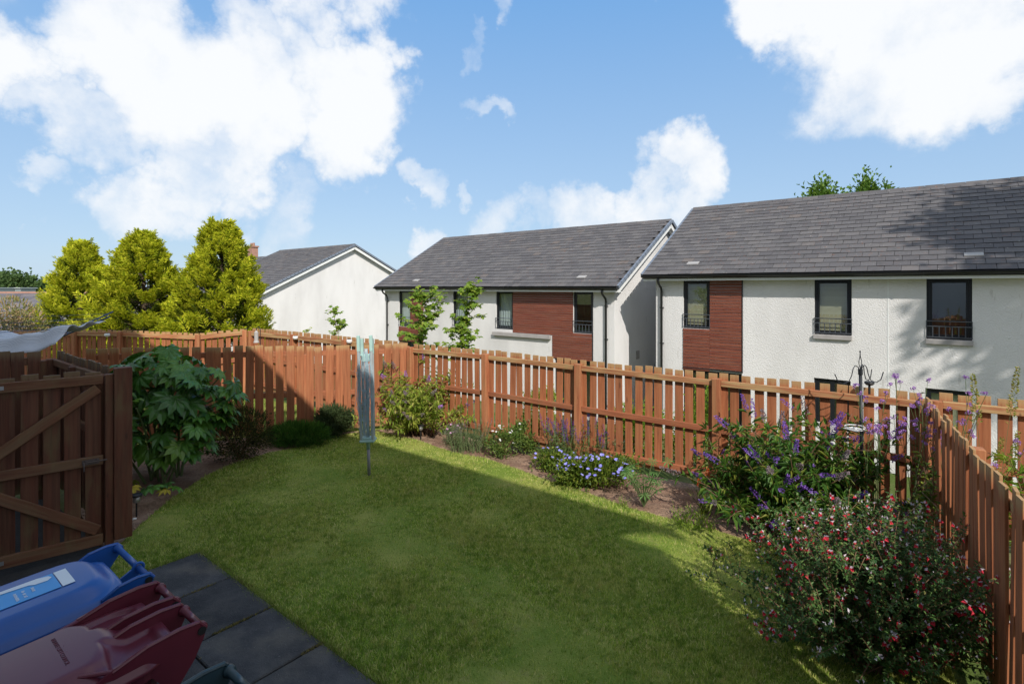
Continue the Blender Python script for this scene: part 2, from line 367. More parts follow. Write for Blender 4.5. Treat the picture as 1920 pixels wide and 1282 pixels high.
class MB:
    def __init__(s): s.v = []; s.f = []
    def add(s, vs, fs):
        o = len(s.v); s.v += [tuple(x) for x in vs]; s.f += [tuple(i + o for i in f) for f in fs]
    def box(s, c, size, rot=None):
        x, y, z = (k / 2 for k in size); c = Vector(c)
        vs = [Vector(p) for p in ((-x, -y, -z), (x, -y, -z), (x, y, -z), (-x, y, -z), (-x, -y, z), (x, -y, z), (x, y, z), (-x, y, z))]
        if rot is not None: vs = [rot @ p for p in vs]
        s.add([p + c for p in vs], [(0, 3, 2, 1), (4, 5, 6, 7), (0, 1, 5, 4), (1, 2, 6, 5), (2, 3, 7, 6), (3, 0, 4, 7)]); return s
    def box2(s, lo, hi): return s.box([(a + b) / 2 for a, b in zip(lo, hi)], [abs(b - a) for a, b in zip(lo, hi)])
    def bar(s, p, q, w, h, up=Vector((0, 0, 1))):
        p, q = Vector(p), Vector(q); d = (q - p); L = d.length; d.normalize(); sd = d.cross(up).normalized(); u = sd.cross(d)
        rot = Matrix((d, sd, u)).transposed(); return s.box((p + q) / 2, (L, w, h), rot)
    def tube(s, pts, rad, n=6, cap=True):
        pts = [Vector(p) for p in pts]; m = len(pts)
        rs = [rad] * m if isinstance(rad, (int, float)) else rad
        ref = Vector((0, 0, 1)); vs = []; prev = None
        for i, p in enumerate(pts):
            d = (pts[min(i + 1, m - 1)] - pts[max(i - 1, 0)])
            if d.length < 1e-9: d = Vector((0, 0, 1))
            d.normalize()
            if prev is None:
                r_ = ref if abs(d.dot(ref)) < .95 else Vector((1, 0, 0)); x = d.cross(r_).normalized()
            else:
                x = (prev - d * prev.dot(d)).normalized()
            prev = x; y = d.cross(x)
            for k in range(n):
                a = 2 * math.pi * k / n; vs.append(p + (x * math.cos(a) + y * math.sin(a)) * rs[i])
        fs = []
        for i in range(m - 1):
            for k in range(n):
                a, b = i * n + k, i * n + (k + 1) % n; fs.append((a, b, b + n, a + n))
        if cap: fs.append(tuple(range(n - 1, -1, -1))); fs.append(tuple((m - 1) * n + k for k in range(n)))
        s.add(vs, fs); return s
    def prism(s, poly, z0, z1):
        n = len(poly); vs = [(*p, z0) for p in poly] + [(*p, z1) for p in poly]
        s.add(vs, [tuple(range(n - 1, -1, -1)), tuple(range(n, 2 * n))] + [(i, (i + 1) % n, n + (i + 1) % n, n + i) for i in range(n)]); return s
    def mesh(s, name='mesh', smooth=False, bevel=0):
        me = bpy.data.meshes.new(name); me.from_pydata(s.v, [], s.f)
        if bevel:
            bm = bmesh.new(); bm.from_mesh(me); bmesh.ops.bevel(bm, geom=bm.edges[:], offset=bevel, segments=1, affect='EDGES', profile=.5); bm.to_mesh(me); bm.free()
        if smooth:
            for p in me.polygons: p.use_smooth = True
        me.update(); return me
    def build(s, name, mat, parent=None, smooth=False, bevel=0, loc=None):
        return obj(name, s.mesh(name, smooth, bevel), mat, parent, loc)

def obj(name, me, mat, parent=None, loc=None, rot=None, scale=None):
    o = bpy.data.objects.new(name, me); COL.objects.link(o)
    if me is not None and mat is not None and len(me.materials) == 0: me.materials.append(M[mat] if isinstance(mat, str) else mat)
    if parent is not None: o.parent = parent
    if loc is not None: o.location = loc
    if rot is not None: o.rotation_euler = rot
    if scale is not None: o.scale = scale
    return o
def tag(o, label, cat=None, group=None, kind=None):
    o['label'] = label
    if cat: o['category'] = cat
    if group: o['group'] = group
    if kind: o['kind'] = kind
    return o
def thing(name, label, cat, loc=(0, 0, 0), rz=0.0, group=None):
    o = bpy.data.objects.new(name, None); COL.objects.link(o); o.location = loc; o.rotation_euler = (0, 0, rz)
    o.empty_display_size = .2
    return tag(o, label, cat, group)
def structure(name, me, mat, label=None):
    o = obj(name, me, mat); o['kind'] = 'structure'
    if label: o['label'] = label
    return o
def stuff(o): o['kind'] = 'stuff'; return o

# ------------------------------------------------------------------ foliage helpers (arrays of small folded leaves)
def unit(v): return v / np.maximum(np.linalg.norm(v, axis=-1, keepdims=True), 1e-9)
class Leaves:
    def __init__(s): s.V = []; s.F = []; s.n = 0
    def add(s, P, Dr, N, L, Wd, fold=.25, droop=.12, mid=.45):
        P = np.asarray(P, float).reshape(-1, 3); n = len(P)
        Dr = unit(np.broadcast_to(np.asarray(Dr, float), (n, 3))); N = np.broadcast_to(np.asarray(N, float), (n, 3))
        sd = np.cross(Dr, N); sd = np.where(np.linalg.norm(sd, axis=1, keepdims=True) < 1e-4, np.array([1., 0, 0]), sd); sd = unit(sd); N2 = np.cross(sd, Dr)
        L = np.broadcast_to(np.asarray(L, float), (n,))[:, None]; Wd = np.broadcast_to(np.asarray(Wd, float), (n,))[:, None]
        v = np.stack([P, P + Dr * L * mid + sd * Wd / 2 + N2 * fold * Wd, P + Dr * L - N2 * droop * L, P + Dr * L * mid - sd * Wd / 2 + N2 * fold * Wd], 1)
        s.V.append(v.reshape(-1, 3)); i = np.arange(n)[:, None] * 4 + s.n
        s.F.append(np.concatenate([i + np.array([[0, 2, 1]]), i + np.array([[0, 3, 2]])], 0)); s.n += 4 * n
    def build(s, name, mat, parent=None, org=None):
        V = np.concatenate(s.V); F = np.concatenate(s.F)
        if org is not None: V = V - np.asarray(org)
        o = obj(name, np_mesh(name, V, F), mat, parent); return stuff(o)
def rand_dirs(n, up=0.0):
    v = rng.normal(size=(n, 3)); v[:, 2] += up; return unit(v)
def blob_leaves(lv, c, rad, n, L, Wd, clumps=0, up=.4, shell=.55, fold=.25):
    """leaves through an ellipsoid's volume, gathered in clumps, pointing out of it"""
    c = np.asarray(c, float); rad = np.asarray(rad, float)
    if clumps:
        q = rand_dirs(clumps, .2); rr = rng.uniform(shell, 1.0, (clumps, 1)); cc = q * rr
        k = rng.integers(0, clumps, n); p = cc[k] + rng.normal(size=(n, 3)) * (.55 / math.sqrt(clumps) * 1.9)
    else:
        q = rand_dirs(n, .2); p = q * rng.uniform(shell, 1.0, (n, 1))
    pos = c + p * rad
    d = unit(unit(p) + rng.normal(size=(n, 3)) * .6 + np.array([0, 0, up]))
    lv.add(pos, d, rand_dirs(n, 1.2), L * rng.uniform(.6, 1.25, n), Wd * rng.uniform(.7, 1.2, n), fold)
def arc(base, az, lean, length, n=8, droop=.5, wob=.03):
    """points of an arching stem"""
    p = np.array(base, float); out = [p.copy()]; th = lean; st = length / n
    h = np.array([math.cos(az), math.sin(az)])
    for i in range(n):
        th += droop / n + random.gauss(0, wob); p = p + st * np.array([h[0] * math.sin(th), h[1] * math.sin(th), math.cos(th)]); out.append(p.copy())
    return np.array(out)
def along(pts, n, t0=.15, t1=1.0, even=True):
    t = np.linspace(t0, t1, n) if even else np.sort(rng.uniform(t0, t1, n)); x = t * (len(pts) - 1); i = np.minimum(x.astype(int), len(pts) - 2); f = (x - i)[:, None]
    return pts[i] * (1 - f) + pts[i + 1] * f, unit(pts[i + 1] - pts[i])
def stem_leaves(lv, pts, n, L, Wd, t0=.15, out=.8, droop=.2, even=False):
    p, d = along(pts, n, t0, 1.0, even)
    s = rand_dirs(n, .15); s = unit(s - d * np.sum(s * d, 1, keepdims=True))
    lv.add(p, unit(d * .45 + s * out), unit(np.array([0, 0, 1.0]) + s * .3), L * rng.uniform(.6, 1.2, n), Wd * rng.uniform(.7, 1.2, n), .22, droop)
def panicle(lv, p0, d, length, rad, n, L=.018):
    d = unit(np.asarray(d, float)); t = rng.uniform(0, 1, n); s = rand_dirs(n); s = unit(s - d * (s @ d)[:, None])
    r = rad * (1 - t * .85) * rng.uniform(.4, 1, n)
    lv.add(np.asarray(p0) + d * (t * length)[:, None] + s * r[:, None], unit(s + d * .5), rand_dirs(n), L * rng.uniform(.7, 1.2, n), L * .8)

# ------------------------------------------------------------------ ground
def ground_z(x, y):
    b = BX.x * x + BX.y * y
    t = min(max((b - 7.6) / 6.0, 0), 1); t = t * t * (3 - 2 * t)
    return -0.06 - 1.86 * t
def build_ground():
    xs = np.concatenate([np.linspace(-1500, -80, 8)[:-1], np.linspace(-80, 60, 100), np.linspace(60, 1500, 8)[1:]])
    ys = np.concatenate([np.linspace(-600, -30, 5)[:-1], np.linspace(-30, 80, 90), np.linspace(80, 2500, 10)[1:]])
    V = [(x, y, ground_z(x, y) + (0 if (abs(x) < 6 and y < 10) else .02 * math.sin(x * 1.3) * math.cos(y * 1.7))) for y in ys for x in xs]
    nx = len(xs); F = [(j * nx + i, j * nx + i + 1, (j + 1) * nx + i + 1, (j + 1) * nx + i) for j in range(len(ys) - 1) for i in range(nx - 1)]
    structure('ground', np_mesh('ground', V, F), 'ground_mat')
build_ground()

def poly_sheet(name, poly, z, mat, cell=.12, relief=.0, edge=0.03):
    """a gently uneven sheet with a real edge, cut to a polygon"""
    bm = bmesh.new(); vs = [bm.verts.new((x, y, 0)) for x, y in poly]; bm.faces.new(vs)
    bmesh.ops.triangulate(bm, faces=bm.faces[:])
    x0 = min(p[0] for p in poly); x1 = max(p[0] for p in poly); y0 = min(p[1] for p in poly); y1 = max(p[1] for p in poly)
    for axis, lo, hi in ((0, x0, x1), (1, y0, y1)):
        k = int((hi - lo) / cell)
        for i in range(1, k):
            co = [0, 0, 0]; no = [0, 0, 0]; co[axis] = lo + (hi - lo) * i / k; no[axis] = 1
            bmesh.ops.bisect_plane(bm, geom=bm.verts[:] + bm.edges[:] + bm.faces[:], plane_co=co, plane_no=no, dist=1e-5)
    edges = [e for e in bm.edges if e.is_boundary]; bset = {v for e in edges for v in e.verts}
    for v in bm.verts:
        n = math.sin(v.co.x * 2.1 + 1) * math.cos(v.co.y * 1.7) + .6 * math.sin(v.co.x * 5.3) * math.sin(v.co.y * 4.6 + 2) + .5 * random.uniform(-1, 1)
        v.co.z = z + relief * n * (1 if v not in bset else 0)
    ret = bmesh.ops.extrude_edge_only(bm, edges=edges)
    for v in [g for g in ret['geom'] if isinstance(g, bmesh.types.BMVert)]: v.co.z = z - edge - .03
    bmesh.ops.recalc_face_normals(bm, faces=bm.faces[:])
    me = bpy.data.meshes.new(name); bm.to_mesh(me); bm.free()
    if sum(p.normal.z * p.area for p in me.polygons) < 0: me.flip_normals()
    return structure(name, me, mat)

# back fence line and others
BF0 = Vector((-1.90, 9.97, 0)); BF1 = Vector((-0.44, 8.95, 0)); BF3 = Vector((2.61, 6.84, 0)); BF4 = Vector((4.34, 5.64, 0))
bfd = (BF3 - BF1).normalized(); bfn = Vector((-bfd.y, bfd.x, 0))       # bfn points out of the garden
LFd = Vector((0.959, 0.282, 0)).normalized()
RFd = Vector((-0.502, -0.865, 0)).normalized()
GATE_S = Vector((-4.09, 5.36, 0)); GATE_D = Vector((-0.76, -0.65, 0)).normalized()

lawn_px = [(262, 985), (320, 935), (385, 892), (440, 868), (505, 848), (590, 832), (640, 815), (700, 806), (780, 824), (850, 848), (913, 860), (972, 880), (1040, 905), (1113, 928),
           (1183, 953), (1262, 974), (1338, 992), (1400, 1012), (1470, 1026), (1540, 1040)]
lawn_poly = [tuple(G(u, v).xy) for u, v in lawn_px]
PATIO_C = Vector((-3.07, 5.27, 0))
def patio(i, j): return PATIO_C - AX * i - BX * j          # i along the lawn edge to the right, j towards the house
p_r = patio(5.5, 0); p_c = patio(0, 0); p_l = patio(0, .9)
lawn_poly += [tuple((BF4 + RFd * 1.2 + Vector((-.15, .1, 0))).xy), tuple((BF4 + RFd * 4.5 + Vector((-.12, .08, 0))).xy), tuple(p_r.xy), tuple(p_c.xy), tuple(p_l.xy), (-3.72, 4.75), (-3.92, 5.2)]
random.seed(5)
poly_sheet('lawn', lawn_poly, 0.0, 'lawn', .14, .010)
# soil beds
back_bed = [tuple(G(u, v).xy) for u, v in lawn_px[7:]] + [tuple((BF4 + RFd * 1.2).xy), tuple((BF4 + bfn * .12).xy), tuple((BF0 + bfn * .12).xy)]
poly_sheet('flower_bed', back_bed, -0.012, 'soil', .12, .022)
lf_far = BF0 - LFd * 4.3
left_bed = [tuple(G(u, v).xy) for u, v in lawn_px[:8]] + [tuple((BF0 + Vector((0, .05, 0))).xy), tuple((lf_far + Vector((0, .1, 0))).xy), (-5.75, 6.9), (-4.15, 5.42), (-3.95, 5.3)]
poly_sheet('flower_bed', left_bed, -0.014, 'soil', .12, .022)
# path beyond / under the gate, neighbour's lawn
poly_sheet('path', [(-3.75, 4.72), (-3.95, 5.25), (-4.15, 5.42), (-5.8, 6.7), (-6.9, 5.4), (-5.2, 3.6), (-3.2, 3.4), (-3.1, 3.8)], -0.022, 'path_dark', .5, .004)
nl = [tuple((BF0 + Vector((0, .12, 0))).xy), tuple((lf_far + Vector((-.2, .15, 0))).xy), (-6.3, 7.4), (-8.6, 6.0), (-12, 11.6), (-6.4, 12.9)]
poly_sheet('neighbour_lawn', nl, -0.005, 'lawn', .5, .01)

def in_poly(P, poly):
    x, y = P[:, 0], P[:, 1]; ins = np.zeros(len(P), bool); n = len(poly)
    for i in range(n):
        (x0, y0), (x1, y1) = poly[i], poly[(i + 1) % n]
        if y0 == y1: continue
        ins ^= ((y0 > y) != (y1 > y)) & (x < (x1 - x0) * (y - y0) / (y1 - y0) + x0)
    return ins
def grass_blades(name, poly, n, dens_fn, hmin, hmax, mat, label, w=.0045, z0=0.0, over=0.0):
    P = np.array(poly); lo = P.min(0) - over; hi = P.max(0) + over
    pts = rng.uniform(lo, hi, (n, 2)); pts = pts[in_poly(pts, poly)]
    keep = rng.uniform(0, 1, len(pts)) < dens_fn(pts); pts = pts[keep]; k = len(pts)
    pt = .5 + .5 * np.sin(pts[:, 0] * 3.1 + 1.3 * np.sin(pts[:, 1] * 2.3)) * np.cos(pts[:, 1] * 2.7 + .8 * np.sin(pts[:, 0] * 4.1))
    h = rng.uniform(hmin, hmax, k) * (.7 + .6 * pt) * np.where(rng.uniform(0, 1, k) < .01, 1.9, 1)
    az = rng.uniform(0, 2 * np.pi, k); ln = rng.uniform(.1, 1.0, k); wa = rng.uniform(0, 2 * np.pi, k); ww = w * rng.uniform(.6, 1.3, k) * (1 + .07 * np.maximum(pts[:, 1] - 4, 0))
    b = np.column_stack([pts, np.full(k, z0 - .006)]); s = np.column_stack([np.cos(wa) * ww, np.sin(wa) * ww, np.zeros(k)]) / 2
    tip = b + np.column_stack([np.cos(az) * np.sin(ln) * h, np.sin(az) * np.sin(ln) * h, np.cos(ln) * h])
    V = np.stack([b - s, b + s, tip], 1).reshape(-1, 3); F = np.arange(3 * k).reshape(-1, 3)
    o = obj(name, np_mesh(name, V, F), mat); tag(o, label, 'grass', kind='stuff'); return o
grass_blades('grass', lawn_poly, 760000, lambda p: np.clip(1.15 - (p[:, 1] - 3.2) * .13, .35, 1) * np.where(p[:, 1] < 2.4, .12, 1), .018, .048, 'grass', 'short mown lawn grass in the middle of the garden', .0075)
grass_blades('grass', nl, 60000, lambda p: np.ones(len(p)), .03, .07, 'grass_rough', 'grass of the neighbouring garden seen through the picket gaps', .008)
# longer tufts along the patio edge and bed edges
def strip_blades(name, p, q, half, n, hmin, hmax, mat, label, w, z0=0.0, patchy=False):
    p = np.array(p[:2]); q = np.array(q[:2]); d = q - p; L = np.linalg.norm(d); d /= L; nn = np.array([-d[1], d[0]])
    t_ = rng.uniform(0, L, n)
    if patchy: t_ = t_[(np.sin(t_ * 5.1 + p[0] * 3) + np.sin(t_ * 13.7 + p[1] * 5) * .7 + rng.normal(size=len(t_)) * .3) > .35]
    k = len(t_); c = p + d * t_[:, None] + nn * (rng.normal(size=k) * half)[:, None]
    h = rng.uniform(hmin, hmax, k); az = rng.uniform(0, 6.283, k); ln = rng.uniform(.2, 1.25, k); wa = rng.uniform(0, 6.283, k); ww = w * rng.uniform(.6, 1.3, k)
    b = np.column_stack([c, np.full(k, z0 - .004)]); s = np.column_stack([np.cos(wa) * ww, np.sin(wa) * ww, np.zeros(k)]) / 2
    tip = b + np.column_stack([np.cos(az) * np.sin(ln) * h, np.sin(az) * np.sin(ln) * h, np.cos(ln) * h])
    o = obj(name, np_mesh(name, np.stack([b - s, b + s, tip], 1).reshape(-1, 3), np.arange(3 * k).reshape(-1, 3)), mat); return tag(o, label, 'grass', kind='stuff')
def edge_strip(pts, w):
    L = [];  Rr = []
    for i, p in enumerate(pts):
        d = (Vector(pts[min(i + 1, len(pts) - 1)]) - Vector(pts[max(i - 1, 0)])).normalized(); n = Vector((-d.y, d.x))
        L.append(tuple(Vector(p) + n * w)); Rr.append(tuple(Vector(p) - n * w))
    return L + Rr[::-1]
strip_blades('grass', p_c, p_r, .022, 5200, .02, .075, 'grass_rough', 'longer grass fringe along the long edge of the paving', .005)
strip_blades('grass', p_l, p_c, .022, 1100, .02, .07, 'grass_rough', 'grass fringe along the short end of the paving', .005)
strip_blades('leaf_litter', p_c, p_r, .02, 1500, .01, .04, 'moss', 'brown dry litter along the paving edge', .008, .006, True)

# patio slabs
pat = structure('patio', MB().box((0, 0, 0), (6.4, 2.6, .05)).mesh('patio'), 'path_dark')
pat.location = (PATIO_C - AX * 2.9 - BX * 1.29) + Vector((0, 0, -.06)); pat.rotation_euler = (0, 0, ROW_ROT)
slab_mesh = MB().box((0, 0, 0), (.704, .628, .05)).mesh('slab', bevel=.008)
random.seed(9)
for i in range(7):
    for j in range(4):
        x = -2.9 + .36 + i * .72 ; y = 1.29 - .32 - j * .64
        s = obj('paving_slab', slab_mesh, 'slab', pat, (x, y, .045 + random.uniform(-.004, .004)), (random.gauss(0, .004), random.gauss(0, .004), random.gauss(0, .006)))

for i_, (lo_, hi_) in enumerate([(patio(.72 * k_, 0), patio(.72 * k_, 2.5)) for k_ in range(1, 7)] + [(patio(0, .64), patio(5, .64))]):
    strip_blades('joint_moss', lo_, hi_, .008, 2600, .008, .024, 'moss', 'moss in the ' + ['slab joint nearest the gate', 'second slab joint from the gate', 'third slab joint from the gate', 'fourth slab joint from the gate', 'fifth slab joint from the gate', 'sixth slab joint from the gate', 'long joint between slab rows'][i_], .007, .010, True)
# ------------------------------------------------------------------ fences
UNIT_PICK = {}
def picket_mesh(w, th, kind=0):
    key = (w, th, kind)
    if key not in UNIT_PICK:
        mb = MB().box((0, 0, .5), (w, th, 1.0)); me = mb.mesh('picket', bevel=0.0)
        bm = bmesh.new(); bm.from_mesh(me)
        ve = [e for e in bm.edges if abs(e.verts[0].co.z - e.verts[1].co.z) > .5]
        bmesh.ops.bevel(bm, geom=ve, offset=.003, segments=1, affect='EDGES')
        bm.to_mesh(me); bm.free(); UNIT_PICK[key] = me
    return UNIT_PICK[key]
def fence(name, label, posts, side, pw=.105, gap=.036, rails=((1.40, .075, 'rail_wood'), (.80, .075, 'midrail_wood'), (.22, .085, 'midrail_wood')), pick_top=.08, pick_bot=.1,
          mats=('fence_wood', 'post_wood'), post=.1, show_posts=True, post_top=.02, slope=None, jit=1.0, group=None):
    """posts: (x, y, top z of the top rail). side +1: pickets on the left of the running direction"""
    org = Vector((posts[0][0], posts[0][1], 0)); t = thing(name, label, 'fence', org, 0, group)
    for i, p in enumerate(posts):
        P = Vector((p[0], p[1], 0)) - org
        q = posts[min(i + 1, len(posts) - 1)]; r_ = posts[max(i - 1, 0)]; d = Vector((q[0] - r_[0], q[1] - r_[1], 0)).normalized(); n = Vector((-d.y, d.x, 0)) * side
        if show_posts:
            rot = Matrix((d, n, Vector((0, 0, 1)))).transposed(); h = p[2] + post_top
            MB().box((0, 0, h / 2 - .05), (post, post, h + .1), None).build('post', mats[1], t, bevel=.006).matrix_local = Matrix.Translation(P) @ rot.to_4x4() @ Matrix.Rotation(random.gauss(0, .008), 4, 'X')
    for i in range(len(posts) - 1):
        p, q = posts[i], posts[i + 1]; P = Vector((p[0], p[1], 0)) - org; Q = Vector((q[0], q[1], 0)) - org; d = (Q - P); L = d.length; d.normalize(); n = Vector((-d.y, d.x, 0)) * side
        ang = math.atan2(d.y, d.x)
        dz = q[2] - p[2]
        for k, (rz, rh, rm) in enumerate(rails):
            off = rz - rails[0][0]
            a = P + d * (post / 2 + .002) + n * (.022 + .002 * k) + Vector((0, 0, p[2] + off - rh / 2)); b = Q - d * (post / 2 + .002) + n * (.022 + .002 * k) + Vector((0, 0, q[2] + off - rh / 2))
            ln = (b - a).length; pitch = -math.asin((b.z - a.z) / ln)
            ro = obj('rail', MB().box((0, 0, 0), (ln, .045, rh)).mesh('rail', bevel=.004), rm, t, (a + b) / 2, (0, pitch, ang))
        npk = max(1, round(L / (pw + gap))); stp = L / npk
        for k in range(npk):
            s = (k + .5) * stp + random.gauss(0, .003) * jit; f = s / L
            top = p[2] + dz * f + pick_top + random.gauss(0, .006) * jit; bot = pick_bot + random.gauss(0, .006)
            o = obj('picket', picket_mesh(pw, .019, 0), mats[0], t, P + d * s + n * (.0565 + random.uniform(0, .003)) + Vector((0, 0, bot)), (random.gauss(0, .004) * jit, random.gauss(0, .007) * jit, ang + random.gauss(0, .02) * jit), (random.uniform(.95, 1.03), 1, top - bot))
    return t
random.seed(21)
b_t = lambda t: (BF1 + bfd * t)
P2 = b_t(1.73)
back_posts = [(BF0.x + .02, BF0.y - .02, 1.47), (BF1.x, BF1.y, 1.47), (P2.x, P2.y, 1.44), (BF3.x, BF3.y, 1.415), (b_t(5.82).x, b_t(5.82).y, 1.40)]
fence('picket_fence', 'sunlit red brown picket fence along the back of the lawn with rails facing inward', back_posts, 1, post_top=.025, group='garden picket fences')
far_r = [(b_t(5.84).x + .06, b_t(5.84).y - .04, 1.42), (b_t(7.6).x, b_t(7.6).y, 1.42), (b_t(9.3).x, b_t(9.3).y, 1.42)]
fence('picket_fence', 'short stretch of picket fence at the right edge beyond the near side fence', far_r, 1, post_top=.0, pw=.115, gap=.04, group='garden picket fences')
rp = [BF4 + RFd * s for s in (0.0, 1.75, 3.5, 5.2)]
fence('picket_fence', 'shaded side fence at the right with its pickets seen edge on', [(p.x + .06, p.y - .03, 1.36) for p in rp], -1, pw=.108, gap=.034, pick_top=.09, pick_bot=.06, group='garden picket fences', jit=2.2)
lp = [BF0 + Vector((-.06, .0, 0)) - LFd * s for s in (0.0, 1.8, 3.6, 5.1)]
fence('picket_fence', 'picket fence on the left crossed by a diagonal shadow edge, behind the folded dryer', [(p.x, p.y + .1, z) for p, z in zip(lp, (1.46, 1.47, 1.50, 1.52))], 1, pw=.128, gap=.04,
      rails=((1.40, .09, 'midrail_wood'), (.68, .09, 'midrail_wood')), pick_top=.095, pick_bot=.05, post_top=-.06, group='garden picket fences', jit=1.8)
# dark fences round the path behind the gate
c1 = Vector((-5.8, 6.76, 0))
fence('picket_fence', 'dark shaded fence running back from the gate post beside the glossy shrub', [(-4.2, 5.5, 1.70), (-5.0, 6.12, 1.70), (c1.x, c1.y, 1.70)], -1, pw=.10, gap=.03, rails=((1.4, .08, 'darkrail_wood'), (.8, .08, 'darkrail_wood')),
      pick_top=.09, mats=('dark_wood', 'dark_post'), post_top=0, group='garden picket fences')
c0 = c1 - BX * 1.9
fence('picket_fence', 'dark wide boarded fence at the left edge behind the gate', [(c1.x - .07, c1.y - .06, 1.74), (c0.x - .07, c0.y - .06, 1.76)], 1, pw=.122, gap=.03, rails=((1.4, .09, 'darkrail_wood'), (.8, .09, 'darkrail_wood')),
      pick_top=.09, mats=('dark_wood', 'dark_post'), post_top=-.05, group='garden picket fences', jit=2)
# neighbour's fences
nb = [BF0 + Vector((-.08, .09, 0)) - bfd * s for s in (0.02, 1.8, 3.6, 5.4)]
fence('picket_fence', "neighbour's back fence running on from the corner behind the dryer", [(p.x, p.y, z) for p, z in zip(nb, (1.48, 1.5, 1.52, 1.52))], -1, rails=((1.4, .1, 'rail_wood'), (.8, .09, 'midrail_wood'), (.2, .09, 'midrail_wood')), group='garden picket fences')
q0 = nb[-1]
nb2 = [(q0.x - .12, q0.y - .02, 1.54), D(392, 630, 12.75), D(371, 629, 12.72), D(225, 623, 12.9), D(140, 622, 13.1), D(20, 624, 13.4)]
nb2 = [(p[0], p[1], p[2]) for p in nb2]; nb2 = [nb2[0], nb2[2], nb2[3], nb2[4], nb2[5]]
nbx = []
for i in range(len(nb2) - 1):
    p, q = nb2[i], nb2[i + 1]; L = math.hypot(q[0] - p[0], q[1] - p[1]); k = max(1, round(L / 1.85))
    nbx += [tuple(p[c] + (q[c] - p[c]) * j / k for c in range(3)) for j in range(k)]
nbx.append(nb2[-1])
fence('picket_fence', "neighbour's far side fence below the yellow conifers", nbx, -1, rails=((1.4, .1, 'rail_wood'), (.75, .09, 'midrail_wood'), (.2, .09, 'midrail_wood')), pick_top=.05, group='garden picket fences')

# ------------------------------------------------------------------ gate
def gate():
    t = thing('garden_gate', 'dark brown wooden gate with diagonal braces at the left edge', 'gate', GATE_S, math.atan2(GATE_D.y, GATE_D.x))
    Lg = .95
    # local x runs from the latch end to the hinge end, local +y faces the house
    for k in range(6):
        x = .075 + k * .158
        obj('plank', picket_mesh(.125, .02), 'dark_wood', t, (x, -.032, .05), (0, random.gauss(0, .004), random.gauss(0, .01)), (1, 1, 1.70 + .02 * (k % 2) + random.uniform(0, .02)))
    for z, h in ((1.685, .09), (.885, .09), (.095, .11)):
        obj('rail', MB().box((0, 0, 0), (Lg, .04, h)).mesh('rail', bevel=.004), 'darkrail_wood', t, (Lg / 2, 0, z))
    for a, b in (((.04, 1.60), (.92, .97)), ((.92, .80), (.04, .19))):
        d = Vector((b[0] - a[0], 0, b[1] - a[1])); o = obj('brace', MB().box((0, 0, 0), (d.length, .036, .095)).mesh('brace', bevel=.004), 'darkrail_wood', t, ((a[0] + b[0]) / 2, .002, (a[1] + b[1]) / 2), (0, -math.atan2(d.z, d.x), 0))
    lt = MB().box((.10, .026, .885), (.13, .008, .05)).tube([(-.03, .036, .885), (.16, .036, .885)], .007, 8).box((.04, .034, .885), (.018, .02, .04)).box((.13, .034, .885), (.018, .02, .04))
    lt.tube([(.15, .036, .885), (.15, .06, .86), (.15, .06, .81)], .006, 6).build('latch', 'rusty', t)
    for z in (1.685, .095): MB().box((.85, .024, z), (.26, .006, .034)).build('hinge', 'steel', t)
    p = thing('gate_post', 'square dark gate post with a cover board beside the glossy shrub', 'post', GATE_S - GATE_D * .10 + Vector((0, 0, 0)), math.atan2(GATE_D.y, GATE_D.x))
    MB().box((.05, -.01, .84), (.07, .09, 1.78)).build('post', 'dark_post', p, bevel=.005)
    MB().box((-.06, .012, .93), (.15, .11, 1.72)).build('cover_board', 'dark_post', p, bevel=.005)
gate()

# ------------------------------------------------------------------ houses
def wall_panel(mb, L, H, openings, y0=0.0, depth=.14):
    """front wall in the x-z plane at y=y0 with openings (x0,x1,z0,z1) and their reveals"""
    xs = sorted({0, L, *[o[0] for o in openings], *[o[1] for o in openings]}); zs = sorted({0, H, *[max(o[2], 0) for o in openings], *[min(o[3], H) for o in openings]})
    for i in range(len(xs) - 1):
        for j in range(len(zs) - 1):
            cx, cz = (xs[i] + xs[i + 1]) / 2, (zs[j] + zs[j + 1]) / 2
            if any(o[0] < cx < o[1] and o[2] < cz < o[3] for o in openings): continue
            mb.add([(xs[i], y0, zs[j]), (xs[i + 1], y0, zs[j]), (xs[i + 1], y0, zs[j + 1]), (xs[i], y0, zs[j + 1])], [(0, 1, 2, 3)])
    for x0, x1, z0, z1 in openings:
        a, b = y0, y0 + depth
        mb.add([(x0, a, z0), (x0, b, z0), (x0, b, z1), (x0, a, z1)], [(0, 1, 2, 3)]); mb.add([(x1, a, z0), (x1, b, z0), (x1, b, z1), (x1, a, z1)], [(3, 2, 1, 0)])
        mb.add([(x0, a, z0), (x1, a, z0), (x1, b, z0), (x0, b, z0)], [(0, 1, 2, 3)]); mb.add([(x0, a, z1), (x1, a, z1), (x1, b, z1), (x0, b, z1)], [(3, 2, 1, 0)])
